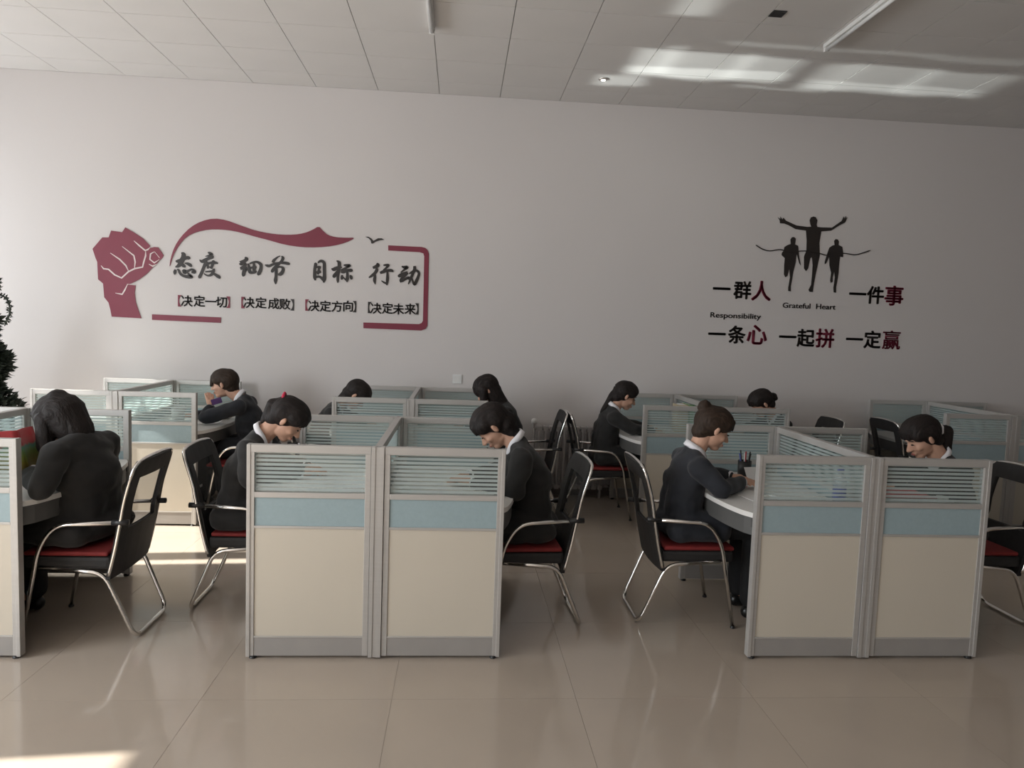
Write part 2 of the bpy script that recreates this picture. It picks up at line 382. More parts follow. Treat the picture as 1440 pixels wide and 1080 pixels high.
# the wall emblems, in metres on the back wall (x, z)
MURAL = {
'fist': [(-3.353, 2.191), (-3.266, 2.298), (-3.211, 2.3), (-3.189, 2.362), (-3.092, 2.352), (-3.064, 2.396), (-2.983, 2.351), (-2.907, 2.302), (-2.847, 2.24), (-2.858, 2.212), (-2.842, 2.222), (-2.809, 2.231), (-2.776, 2.23), (-2.727, 2.158), (-2.738, 2.138), (-2.777, 2.097), (-2.793, 2.074), (-2.821, 2.051), (-2.876, 1.986), (-2.942, 1.933), (-3.008, 1.895), (-3.041, 1.882), (-2.977, 1.875), (-2.987, 1.807), (-2.976, 1.717), (-2.928, 1.577), (-3.191, 1.583), (-3.201, 1.641), (-3.217, 1.708), (-3.255, 1.758), (-3.264, 1.881), (-3.308, 1.919), (-3.313, 2.075), (-3.327, 2.108)],
'creases': [[(-2.989, 2.279), (-2.94, 2.236), (-2.891, 2.196), (-2.869, 2.203), (-2.844, 2.227)], [(-3.279, 2.043), (-3.258, 2.016), (-3.214, 2.012), (-3.16, 1.964), (-3.1, 1.938), (-3.04, 1.997), (-2.985, 2.027), (-2.914, 2.045), (-2.903, 2.092), (-2.886, 2.149), (-2.886, 2.191)], [(-3.093, 2.224), (-2.99, 2.145), (-2.979, 2.089), (-2.985, 2.033)], [(-3.197, 2.16), (-3.115, 2.106), (-3.061, 2.052), (-3.038, 2.002)], [(-2.809, 2.188), (-2.842, 2.168), (-2.849, 2.117), (-2.81, 2.087), (-2.766, 2.118)], [(-2.807, 2.188), (-2.763, 2.134)], [(-2.859, 2.074), (-2.826, 2.056), (-2.777, 2.08)], [(-3.046, 1.886), (-3.074, 1.827), (-3.096, 1.79), (-3.156, 1.799)], [(-3.052, 1.884), (-2.975, 1.882)]],
'ribbon': [(-2.678, 2.04), (-2.667, 2.136), (-2.633, 2.238), (-2.578, 2.33), (-2.49, 2.424), (-2.391, 2.484), (-2.281, 2.514), (-2.17, 2.503), (-2.059, 2.465), (-1.959, 2.434), (-1.905, 2.419), (-1.789, 2.399), (-1.672, 2.392), (-1.556, 2.397), (-1.463, 2.416), (-1.393, 2.448), (-1.335, 2.486), (-1.299, 2.446), (-1.252, 2.407), (-1.181, 2.39), (-1.087, 2.39), (-0.993, 2.395), (-1.086, 2.344), (-1.203, 2.309), (-1.344, 2.289), (-1.496, 2.285), (-1.648, 2.302), (-1.788, 2.337), (-1.904, 2.361), (-1.992, 2.384), (-2.103, 2.407), (-2.214, 2.416), (-2.325, 2.411), (-2.435, 2.384), (-2.523, 2.338), (-2.589, 2.262), (-2.645, 2.159)],
'bird': [(-0.91, 2.407), (-0.88, 2.408), (-0.85, 2.393), (-0.832, 2.372), (-0.791, 2.398), (-0.756, 2.399), (-0.732, 2.386), (-0.773, 2.38), (-0.814, 2.364), (-0.838, 2.346), (-0.852, 2.348), (-0.858, 2.374), (-0.877, 2.394)],
'bracket': [(-0.695, 2.337), (-0.384, 2.335), (-0.351, 2.328), (-0.33, 2.311), (-0.315, 2.276), (-0.312, 1.601), (-0.329, 1.57), (-0.371, 1.553), (-0.91, 1.556), (-0.911, 1.61), (-0.391, 1.613), (-0.367, 1.624), (-0.355, 1.648), (-0.358, 2.25), (-0.367, 2.276), (-0.401, 2.286), (-0.694, 2.289)],
'bar': [(-2.834, 1.617), (-2.215, 1.611), (-2.218, 1.56), (-2.834, 1.566)],
'runner_mid': [(3.037, 2.766), (3.058, 2.739), (3.063, 2.711), (3.108, 2.709), (3.154, 2.694), (3.223, 2.661), (3.328, 2.652), (3.342, 2.56), (3.346, 2.46), (3.326, 2.402), (3.334, 2.287), (3.355, 2.262), (3.376, 2.289), (3.391, 2.39), (3.406, 2.398), (3.419, 2.319), (3.419, 2.219), (3.417, 2.132), (3.394, 2.081), (3.407, 2.062), (3.437, 2.061), (3.441, 2.119), (3.455, 2.234), (3.47, 2.336), (3.484, 2.423), (3.471, 2.537), (3.482, 2.651), (3.582, 2.663), (3.661, 2.717), (3.719, 2.748), (3.737, 2.799), (3.722, 2.785), (3.723, 2.811), (3.707, 2.784), (3.699, 2.804), (3.68, 2.76), (3.587, 2.692), (3.483, 2.69), (3.44, 2.692), (3.43, 2.713), (3.436, 2.756), (3.416, 2.784), (3.393, 2.79), (3.368, 2.78), (3.358, 2.753), (3.367, 2.718), (3.378, 2.692), (3.34, 2.688), (3.228, 2.697), (3.121, 2.738), (3.094, 2.765), (3.083, 2.747), (3.062, 2.775), (3.064, 2.749)],
'runner_left': [(3.178, 2.56), (3.191, 2.582), (3.213, 2.585), (3.231, 2.569), (3.229, 2.533), (3.226, 2.515), (3.259, 2.502), (3.268, 2.442), (3.279, 2.392), (3.299, 2.314), (3.283, 2.335), (3.249, 2.427), (3.245, 2.341), (3.228, 2.254), (3.219, 2.168), (3.211, 2.11), (3.215, 2.059), (3.189, 2.063), (3.187, 2.094), (3.198, 2.195), (3.185, 2.281), (3.181, 2.252), (3.172, 2.209), (3.15, 2.194), (3.136, 2.222), (3.132, 2.308), (3.133, 2.379), (3.099, 2.406), (3.1, 2.428), (3.118, 2.45), (3.123, 2.486), (3.154, 2.506), (3.184, 2.517)],
'runner_right': [(3.619, 2.565), (3.633, 2.584), (3.656, 2.58), (3.668, 2.56), (3.667, 2.528), (3.706, 2.511), (3.717, 2.461), (3.721, 2.411), (3.691, 2.417), (3.686, 2.33), (3.687, 2.258), (3.679, 2.171), (3.672, 2.12), (3.676, 2.063), (3.651, 2.066), (3.645, 2.112), (3.653, 2.214), (3.641, 2.271), (3.63, 2.213), (3.633, 2.169), (3.614, 2.157), (3.607, 2.183), (3.612, 2.255), (3.589, 2.326), (3.581, 2.412), (3.555, 2.347), (3.541, 2.336), (3.539, 2.36), (3.558, 2.44), (3.575, 2.498), (3.607, 2.521), (3.627, 2.526)],
'tape': [(2.833, 2.492), (2.902, 2.455), (2.977, 2.441), (3.08, 2.458), (3.171, 2.438), (3.29, 2.453), (3.409, 2.455), (3.486, 2.437), (3.562, 2.423), (3.711, 2.449), (3.833, 2.44), (3.907, 2.458), (3.995, 2.49)],
'brush': [('态', -2.547, 2.07, 0.242, 'k'), ('度', -2.319, 2.08, 0.249, 'k'), ('细', -1.954, 2.082, 0.235, 'k'), ('节', -1.709, 2.072, 0.255, 'k'), ('目', -1.32, 2.068, 0.222, 'k'), ('标', -1.11, 2.07, 0.235, 'k'), ('行', -0.755, 2.064, 0.235, 'k'), ('动', -0.497, 2.061, 0.228, 'k')],
'small': [('【', -2.586, 1.75, 0.114, 'r'), ('决', -2.524, 1.751, 0.101, 'k'), ('定', -2.411, 1.754, 0.101, 'k'), ('一', -2.309, 1.754, 0.101, 'k'), ('切', -2.212, 1.751, 0.101, 'k'), ('】', -2.152, 1.753, 0.114, 'r'), ('【', -2.016, 1.755, 0.114, 'r'), ('决', -1.964, 1.757, 0.101, 'k'), ('定', -1.855, 1.759, 0.101, 'k'), ('成', -1.739, 1.756, 0.101, 'k'), ('败', -1.637, 1.755, 0.101, 'k'), ('】', -1.57, 1.751, 0.114, 'k'), ('【', -1.433, 1.754, 0.114, 'r'), ('决', -1.372, 1.749, 0.101, 'k'), ('定', -1.266, 1.75, 0.101, 'k'), ('方', -1.159, 1.752, 0.101, 'k'), ('向', -1.056, 1.758, 0.101, 'k'), ('】', -0.997, 1.755, 0.114, 'k'), ('【', -0.855, 1.752, 0.114, 'k'), ('决', -0.797, 1.747, 0.101, 'k'), ('定', -0.689, 1.751, 0.101, 'k'), ('未', -0.587, 1.748, 0.101, 'k'), ('来', -0.478, 1.752, 0.101, 'k'), ('】', -0.416, 1.755, 0.114, 'k')],
'slogan': [('一', 2.522, 2.059, 0.168, 'k'), ('群', 2.73, 2.053, 0.168, 'k'), ('人', 2.92, 2.053, 0.188, 'r'), ('一', 3.899, 2.061, 0.168, 'k'), ('件', 4.082, 2.056, 0.168, 'k'), ('事', 4.274, 2.057, 0.188, 'r'), ('一', 2.5, 1.619, 0.168, 'k'), ('条', 2.7, 1.619, 0.168, 'k'), ('心', 2.903, 1.624, 0.195, 'r'), ('一', 3.215, 1.615, 0.168, 'k'), ('起', 3.4, 1.609, 0.168, 'k'), ('拼', 3.596, 1.613, 0.181, 'r'), ('一', 3.9, 1.615, 0.168, 'k'), ('定', 4.084, 1.617, 0.168, 'k'), ('赢', 4.282, 1.62, 0.181, 'r')],
'latin': [('Grateful  Heart', 3.144, 1.903, 3.683, 1.909), ('Responsibility', 2.425, 1.78, 2.931, 1.777)],
}
# brush characters: strokes of (x, z, width)
BRUSH = [
[[(-2.571, 2.19, 0.0077), (-2.555, 2.178, 0.0288), (-2.551, 2.153, 0.0326), (-2.566, 2.121, 0.0345), (-2.583, 2.087, 0.0307), (-2.601, 2.067, 0.023), (-2.625, 2.057, 0.0077)], [(-2.622, 2.113, 0.0096), (-2.604, 2.11, 0.023), (-2.569, 2.124, 0.023), (-2.527, 2.144, 0.023), (-2.506, 2.145, 0.0249), (-2.492, 2.142, 0.0077)], [(-2.58, 2.084, 0.0192), (-2.559, 2.078, 0.023), (-2.546, 2.064, 0.023), (-2.545, 2.055, 0.0115)], [(-2.541, 2.096, 0.0057), (-2.516, 2.092, 0.0192), (-2.492, 2.079, 0.023), (-2.479, 2.065, 0.0096)], [(-2.624, 2.034, 0.0153), (-2.629, 2.01, 0.023), (-2.631, 1.987, 0.0077)], [(-2.608, 2.038, 0.0096), (-2.594, 2.028, 0.0153), (-2.585, 2.005, 0.0173), (-2.562, 1.984, 0.0192), (-2.527, 1.974, 0.023), (-2.488, 1.972, 0.0249), (-2.476, 1.973, 0.0153), (-2.495, 1.99, 0.0153), (-2.516, 2.004, 0.0115)], [(-2.562, 2.031, 0.0115), (-2.548, 2.024, 0.0288), (-2.538, 2.014, 0.0288), (-2.513, 2.026, 0.0173), (-2.478, 2.041, 0.0153), (-2.456, 2.028, 0.0192), (-2.458, 2.017, 0.023), (-2.481, 2.016, 0.0134)]],
[[(-2.336, 2.202, 0.0057), (-2.319, 2.197, 0.0192), (-2.303, 2.185, 0.0211), (-2.315, 2.176, 0.0173), (-2.358, 2.165, 0.0038)], [(-2.409, 2.132, 0.0057), (-2.386, 2.117, 0.023), (-2.35, 2.137, 0.023), (-2.315, 2.154, 0.023), (-2.29, 2.163, 0.0211), (-2.283, 2.163, 0.0077)], [(-2.35, 2.14, 0.0115), (-2.357, 2.1, 0.023), (-2.375, 2.056, 0.0211), (-2.393, 2.009, 0.0211), (-2.409, 1.976, 0.0211), (-2.409, 1.963, 0.0096)], [(-2.35, 2.093, 0.0115), (-2.315, 2.106, 0.0173), (-2.269, 2.111, 0.0192), (-2.244, 2.105, 0.0077)], [(-2.34, 2.115, 0.0115), (-2.336, 2.08, 0.0153), (-2.334, 2.054, 0.0134)], [(-2.29, 2.132, 0.0115), (-2.287, 2.118, 0.023), (-2.297, 2.081, 0.0173), (-2.308, 2.055, 0.0153)], [(-2.333, 2.069, 0.0096), (-2.301, 2.067, 0.0115)], [(-2.357, 2.025, 0.0096), (-2.329, 2.028, 0.0115), (-2.287, 2.035, 0.0173), (-2.283, 2.057, 0.0153)], [(-2.283, 2.042, 0.0192), (-2.297, 2.005, 0.0211), (-2.329, 1.99, 0.0134), (-2.357, 1.999, 0.0096), (-2.368, 2.01, 0.0057)], [(-2.294, 2.016, 0.0115), (-2.269, 2.003, 0.0192), (-2.24, 1.984, 0.023), (-2.224, 1.97, 0.0096)]],
[[(-2.002, 2.173, 0.0077), (-1.99, 2.159, 0.0288), (-1.997, 2.144, 0.023), (-2.043, 2.117, 0.0288)], [(-2.047, 2.117, 0.0153), (-2.036, 2.106, 0.0192), (-2.011, 2.118, 0.0173), (-1.997, 2.104, 0.0192), (-2.011, 2.089, 0.0192), (-2.039, 2.066, 0.023)], [(-2.043, 2.063, 0.0153), (-2.022, 2.071, 0.0192), (-1.997, 2.083, 0.0173), (-1.98, 2.054, 0.0077)], [(-2.006, 2.079, 0.0153), (-2.011, 2.039, 0.0249), (-2.016, 2.009, 0.023), (-2.019, 1.995, 0.0077)], [(-1.979, 2.051, 0.0057), (-1.993, 2.061, 0.0153), (-2.0, 2.035, 0.0115)], [(-1.975, 2.116, 0.0096), (-1.966, 2.088, 0.0192), (-1.961, 2.052, 0.023), (-1.95, 2.034, 0.0211), (-1.914, 2.039, 0.0173), (-1.897, 2.05, 0.0115)], [(-1.961, 2.115, 0.0096), (-1.929, 2.127, 0.0153), (-1.897, 2.134, 0.0153), (-1.868, 2.121, 0.0211), (-1.856, 2.099, 0.0211), (-1.861, 2.063, 0.023), (-1.875, 2.03, 0.0249), (-1.887, 2.013, 0.0115)], [(-1.922, 2.118, 0.0153), (-1.918, 2.082, 0.023), (-1.922, 2.049, 0.0192)], [(-1.95, 2.077, 0.0134), (-1.922, 2.082, 0.0192), (-1.897, 2.085, 0.0153)]],
[[(-1.82, 2.11, 0.0057), (-1.8, 2.103, 0.0192), (-1.779, 2.102, 0.0192), (-1.743, 2.12, 0.0173), (-1.697, 2.133, 0.0153), (-1.643, 2.135, 0.0211), (-1.61, 2.129, 0.0211), (-1.599, 2.119, 0.0077)], [(-1.683, 2.197, 0.0057), (-1.708, 2.185, 0.0096), (-1.74, 2.155, 0.0192), (-1.75, 2.133, 0.0192)], [(-1.672, 2.196, 0.0077), (-1.658, 2.18, 0.0211), (-1.672, 2.15, 0.0173), (-1.704, 2.116, 0.0211), (-1.736, 2.082, 0.023), (-1.753, 2.056, 0.023), (-1.757, 2.042, 0.0096)], [(-1.721, 2.101, 0.0153), (-1.719, 2.058, 0.0211), (-1.721, 2.007, 0.0192), (-1.724, 1.97, 0.0249), (-1.724, 1.936, 0.0057)], [(-1.711, 2.091, 0.0134), (-1.682, 2.097, 0.0134), (-1.657, 2.086, 0.0211), (-1.66, 2.056, 0.023), (-1.681, 2.03, 0.0249), (-1.703, 2.026, 0.0134)]],
[[(-1.366, 2.147, 0.0134), (-1.36, 2.131, 0.023), (-1.367, 2.09, 0.0211), (-1.368, 2.046, 0.023), (-1.366, 2.01, 0.023), (-1.36, 1.986, 0.0096)], [(-1.34, 2.148, 0.0096), (-1.317, 2.165, 0.0192), (-1.292, 2.161, 0.0211), (-1.281, 2.141, 0.023), (-1.28, 2.094, 0.023), (-1.278, 2.043, 0.023), (-1.279, 2.006, 0.0268), (-1.284, 1.967, 0.0096)], [(-1.354, 2.109, 0.0115), (-1.327, 2.108, 0.0211), (-1.311, 2.105, 0.0153)], [(-1.354, 2.062, 0.0115), (-1.327, 2.066, 0.0211), (-1.309, 2.067, 0.0153)], [(-1.327, 2.11, 0.0153), (-1.334, 2.062, 0.0192), (-1.341, 2.04, 0.0134)], [(-1.362, 2.017, 0.0173), (-1.326, 2.021, 0.0173), (-1.304, 2.009, 0.0192), (-1.289, 1.987, 0.0153)]],
[[(-1.215, 2.1, 0.0077), (-1.193, 2.094, 0.0268), (-1.161, 2.11, 0.023), (-1.124, 2.116, 0.0153), (-1.119, 2.117, 0.0057)], [(-1.169, 2.175, 0.0077), (-1.147, 2.161, 0.023), (-1.143, 2.132, 0.0249), (-1.147, 2.088, 0.023), (-1.154, 2.033, 0.0192), (-1.155, 1.996, 0.0192), (-1.155, 1.971, 0.0077)], [(-1.146, 2.096, 0.0153), (-1.167, 2.062, 0.023), (-1.188, 2.032, 0.0268), (-1.197, 2.018, 0.0115)], [(-1.103, 2.137, 0.0096), (-1.074, 2.135, 0.0211), (-1.048, 2.134, 0.0211), (-1.073, 2.117, 0.0153), (-1.106, 2.097, 0.0173), (-1.124, 2.082, 0.0192)], [(-1.129, 2.074, 0.0115), (-1.105, 2.075, 0.0249), (-1.066, 2.09, 0.0192), (-1.033, 2.091, 0.0249), (-1.018, 2.092, 0.0077)], [(-1.069, 2.077, 0.0153), (-1.067, 2.044, 0.0192), (-1.068, 2.007, 0.023), (-1.071, 1.981, 0.0096)], [(-1.075, 1.996, 0.0115), (-1.097, 2.017, 0.0096), (-1.108, 2.027, 0.0057)], [(-1.116, 2.045, 0.0115), (-1.116, 2.02, 0.0211), (-1.121, 2.001, 0.0096)], [(-1.041, 2.047, 0.0096), (-1.032, 2.027, 0.023), (-1.028, 2.007, 0.0115)]],
[[(-0.797, 2.168, 0.0096), (-0.786, 2.15, 0.0268), (-0.807, 2.135, 0.023), (-0.834, 2.123, 0.0173)], [(-0.803, 2.128, 0.0115), (-0.796, 2.106, 0.023), (-0.813, 2.076, 0.0211), (-0.842, 2.049, 0.0192), (-0.869, 2.03, 0.0077)], [(-0.815, 2.072, 0.0134), (-0.813, 2.039, 0.0192), (-0.816, 2.006, 0.0211), (-0.808, 1.971, 0.0057)], [(-0.736, 2.151, 0.0096), (-0.712, 2.153, 0.0173), (-0.688, 2.153, 0.0173), (-0.708, 2.128, 0.0153), (-0.733, 2.101, 0.0173)], [(-0.766, 2.078, 0.0173), (-0.737, 2.09, 0.023), (-0.697, 2.103, 0.0192), (-0.66, 2.104, 0.023), (-0.643, 2.094, 0.0096)], [(-0.698, 2.095, 0.0134), (-0.696, 2.055, 0.0192), (-0.697, 2.011, 0.0211), (-0.701, 1.966, 0.0096)], [(-0.701, 1.981, 0.0153), (-0.727, 1.991, 0.0134), (-0.752, 2.007, 0.0057)]],
[[(-0.567, 2.148, 0.0077), (-0.543, 2.14, 0.0211), (-0.514, 2.14, 0.023), (-0.542, 2.116, 0.0153), (-0.575, 2.089, 0.0077)], [(-0.6, 2.062, 0.0115), (-0.582, 2.06, 0.0268), (-0.542, 2.083, 0.0211), (-0.509, 2.092, 0.0211)], [(-0.509, 2.092, 0.0173), (-0.534, 2.061, 0.0173), (-0.563, 2.038, 0.0153), (-0.57, 2.016, 0.023), (-0.562, 2.001, 0.0192)], [(-0.562, 2.009, 0.0192), (-0.537, 2.028, 0.0192), (-0.504, 2.044, 0.0192), (-0.497, 2.041, 0.023), (-0.492, 2.026, 0.0115)], [(-0.448, 2.155, 0.0192), (-0.445, 2.128, 0.023), (-0.461, 2.083, 0.0211), (-0.478, 2.038, 0.0192), (-0.501, 1.983, 0.0077)], [(-0.494, 2.081, 0.0096), (-0.465, 2.101, 0.0173), (-0.428, 2.114, 0.0173), (-0.404, 2.092, 0.0192), (-0.412, 2.052, 0.0211), (-0.429, 2.01, 0.023), (-0.443, 1.984, 0.0192), (-0.459, 2.013, 0.0153), (-0.467, 2.042, 0.0096)]],
]

# ================================================================== SETTING
# floor: slab + polished tiles as far as the picture shows them
floor = struct(boxes('floor', M['grout'], None, (XW0 - 0.2, XW1 + 0.2, YW0 - 0.2, YW1 + 0.2, -0.12, -0.004)))
T = 0.80
FX0, FY0 = -1.048, 2.965          # one joint crossing, measured
xs = [FX0 + T * k for k in range(-6, 12)]
ys = [FY0 + T * k for k in range(-1, 6)]
tile_me = {}
def tile_obj(name, x0, x1, y0, y1, z0, z1, material, parent, gap, bev):
    key = (name, round(x1 - x0, 4), round(y1 - y0, 4))
    if key not in tile_me:
        bm = bmesh.new(); w, d = (x1 - x0) / 2 - gap, (y1 - y0) / 2 - gap
        box(bm, -w, w, -d, d, 0, z1 - z0)
        bmesh.ops.recalc_face_normals(bm, faces=bm.faces[:])
        me = bpy.data.meshes.new(name); bm.to_mesh(me); bm.free(); me.materials.append(material); tile_me[key] = me
    o = bpy.data.objects.new(name, tile_me[key]); COL.objects.link(o); o.parent = parent
    o.location = ((x0 + x1) / 2, (y0 + y1) / 2, z0)
    return o
for i in range(len(xs) - 1):
    for j in range(len(ys) - 1):
        x0, x1 = max(xs[i], XW0), min(xs[i + 1], XW1)
        y0, y1 = ys[j], min(ys[j + 1], YW1)
        tile_obj('floor_tile', x0, x1, y0, y1, -0.004, 0.0, M['tile'], floor, 0.0006, 0)
o = boxes('floor_border', M['tile'], floor, (XW0, XW1, YW0, ys[0] - 0.001, -0.004, 0.0), (XW0, xs[0] - 0.001, ys[0], YW1, -0.004, 0.0), (xs[-1] + 0.001, XW1, ys[0], YW1, -0.004, 0.0))
o['kind'] = 'stuff'

# ceiling: slab + lay-in tiles where they can be seen
ceiling = struct(boxes('ceiling', M['ceil_grid'], None, (XW0 - 0.2, XW1 + 0.2, YW0 - 0.2, YW1 + 0.2, CEIL + 0.012, CEIL + 0.2)))
cxs = [-0.255 + 0.56 * k for k in range(-8, 13)]
cys = [YW1, 6.46, 5.95, 5.43, 4.91, 4.39, 3.87]
for i in range(len(cxs) - 1):
    for j in range(len(cys) - 1):
        tile_obj('ceiling_tile', cxs[i], cxs[i + 1], cys[j + 1], cys[j], CEIL, CEIL + 0.012, M['ceiling'], ceiling, 0.0026, 0)
o = boxes('ceiling_field', M['ceiling'], ceiling, (XW0, XW1, YW0, 3.867, CEIL, CEIL + 0.012), (XW0, cxs[0] - 0.003, 3.87, YW1, CEIL, CEIL + 0.012), (cxs[-1] + 0.003, XW1, 3.87, YW1, CEIL, CEIL + 0.012))
o['kind'] = 'stuff'

struct(boxes('wall_back', M['wall'], None, (XW0 - 0.2, XW1 + 0.2, YW1, YW1 + 0.2, 0, CEIL)))
struct(boxes('wall_right', M['wall'], None, (XW1, XW1 + 0.2, YW0, YW1, 0, CEIL)))
struct(boxes('wall_front', M['wall'], None, (XW0 - 0.2, XW1 + 0.2, YW0 - 0.2, YW0, 0, CEIL)))
# left wall with window openings (y ranges), sill 0.90 / head 2.76
SILL, HEAD = 0.90, 2.94
OPEN = [(-4.2, -1.6), (-0.40, 2.275), (4.33, 6.55)]
bm = bmesh.new()
y = YW0
for a, b in OPEN:
    box(bm, XW0 - 0.2, XW0, y, a, 0, CEIL)
    box(bm, XW0 - 0.2, XW0, a, b, 0, SILL); box(bm, XW0 - 0.2, XW0, a, b, HEAD, CEIL)
    y = b
box(bm, XW0 - 0.2, XW0, y, YW1, 0, CEIL)
struct(finish(bm, 'wall_left', M['wall']))
for n, (a, b) in enumerate(OPEN):
    w = struct(boxes('window_%d' % (n + 1), M['lamp_white'], None,
        (XW0 - 0.12, XW0 - 0.06, a, b, SILL, SILL + 0.05), (XW0 - 0.12, XW0 - 0.06, a, b, HEAD - 0.05, HEAD),
        (XW0 - 0.12, XW0 - 0.06, a, a + 0.03, SILL + 0.05, HEAD - 0.05), (XW0 - 0.12, XW0 - 0.06, b - 0.03, b, SILL + 0.05, HEAD - 0.05)))
    if n == 2: boxes('mullion', M['lamp_white'], w, (XW0 - 0.15, XW0 - 0.03, 4.45, 4.60, SILL + 0.05, HEAD - 0.05))
    else: boxes('mullion', M['lamp_white'], w, (XW0 - 0.12, XW0 - 0.06, (a + b) / 2 - 0.03, (a + b) / 2 + 0.03, SILL + 0.05, HEAD - 0.05))
    boxes('window_sill', M['lamp_white'], w, (XW0 - 0.02, XW0 + 0.12, a - 0.03, b + 0.03, SILL - 0.03, SILL), bevel=0.004)
struct(boxes('baseboard_back', M['base'], None, (XW0, XW1, YW1 - 0.014, YW1 - 0.001, 0, 0.10)))
struct(boxes('baseboard_right', M['base'], None, (XW1 - 0.014, XW1 - 0.001, YW0, YW1 - 0.02, 0, 0.10)))

# ================================================================== WALL SIGNS
def curve_mesh(polys, depth, holes=False):
    cu = bpy.data.curves.new('outline', 'CURVE'); cu.dimensions = '2D'; cu.fill_mode = 'BOTH'; cu.extrude = depth / 2
    for pts in polys:
        sp = cu.splines.new('POLY'); sp.points.add(len(pts) - 1)
        for i, (x, z) in enumerate(pts): sp.points[i].co = (x, z, 0, 1)
        sp.use_cyclic_u = True
    ob = bpy.data.objects.new('tmp', cu); COL.objects.link(ob)
    bpy.context.view_layer.update()
    me = bpy.data.meshes.new_from_object(ob.evaluated_get(bpy.context.evaluated_depsgraph_get()))
    bpy.data.objects.remove(ob)
    return me

def on_wall(name, me, material, parent, proud=0.002, depth=0.004):
    # mesh drawn in x/y -> back wall x/z, parent sits on the wall at (px, 6.8, pz)
    me.transform(Matrix.Rotation(PI / 2, 4, 'X'))
    off = parent.location
    me.transform(Matrix.Translation((-off.x, -(proud + depth / 2), -off.z)))
    me.materials.clear(); me.materials.append(material)
    return link(name, me, None, parent)

def chaikin(pts, k=1, closed=True):
    for _ in range(k):
        out = []
        n = len(pts)
        for i in range(n if closed else n - 1):
            a, b = pts[i], pts[(i + 1) % n]
            out += [(a[0] * .75 + b[0] * .25, a[1] * .75 + b[1] * .25), (a[0] * .25 + b[0] * .75, a[1] * .25 + b[1] * .75)]
        pts = out
    return pts

def stroke(pts, w, taper=True):
    n = len(pts); L_, R_ = [], []
    for i, p in enumerate(pts):
        a, b = pts[max(i - 1, 0)], pts[min(i + 1, n - 1)]
        dx, dy = b[0] - a[0], b[1] - a[1]; l = math.hypot(dx, dy) or 1
        ww = w * (0.35 if taper and i in (0, n - 1) else 1.0) / 2
        L_.append((p[0] - dy / l * ww, p[1] + dx / l * ww)); R_.append((p[0] + dy / l * ww, p[1] - dx / l * ww))
    return L_ + R_[::-1]

def glyph(ch, size, bold=0.0, shear=0.0, narrow=1.0):
    cu = bpy.data.curves.new('glyph', 'FONT'); cu.body = ch; cu.size = 1.0; cu.extrude = 0.0; cu.shear = shear
    cu.resolution_u = 4
    ob = bpy.data.objects.new('tmp', cu); COL.objects.link(ob)
    bpy.context.view_layer.update()
    me = bpy.data.meshes.new_from_object(ob.evaluated_get(bpy.context.evaluated_depsgraph_get()))
    bpy.data.objects.remove(ob)
    # make it 4 mm thick by hand
    bm = bmesh.new(); bm.from_mesh(me)
    bmesh.ops.remove_doubles(bm, verts=bm.verts[:], dist=1e-5)
    r = bmesh.ops.extrude_face_region(bm, geom=bm.faces[:])
    bmesh.ops.translate(bm, vec=(0, 0, 0.004 / size), verts=[v for v in r['geom'] if isinstance(v, bmesh.types.BMVert)])
    if bold:        # heavier weight: the letter thickened in eight directions
        src = bmesh.new(); tmpm = bpy.data.meshes.new('t'); bm.to_mesh(tmpm)
        for k in range(8):
            tm = tmpm.copy(); tm.transform(Matrix.Translation((bold * math.cos(k * PI / 4), bold * math.sin(k * PI / 4), -0.0002 * k / size)))
            bm.from_mesh(tm)
    bmesh.ops.scale(bm, vec=(size * narrow, size, size), verts=bm.verts[:])
    bm.to_mesh(me); bm.free()
    return me

def place_glyph(name, me, cx, cz, material, parent, ang=0.0, sx=1.0):
    xs_ = [v.co.x for v in me.vertices]; ys_ = [v.co.y for v in me.vertices]
    if not xs_: return
    mx, my = (min(xs_) + max(xs_)) / 2, (min(ys_) + max(ys_)) / 2
    me.transform(Matrix.Translation((-mx, -my, 0)))
    me.transform(Matrix.Rotation(ang, 4, 'Z'))
    me.transform(Matrix.Translation((cx, cz, 0)))
    me.transform(Matrix.Rotation(PI / 2, 4, 'X'))
    off = parent.location
    me.transform(Matrix.Translation((-off.x, -0.001, -off.z)))
    me.materials.clear(); me.materials.append(material)
    return link(name, me, None, parent)

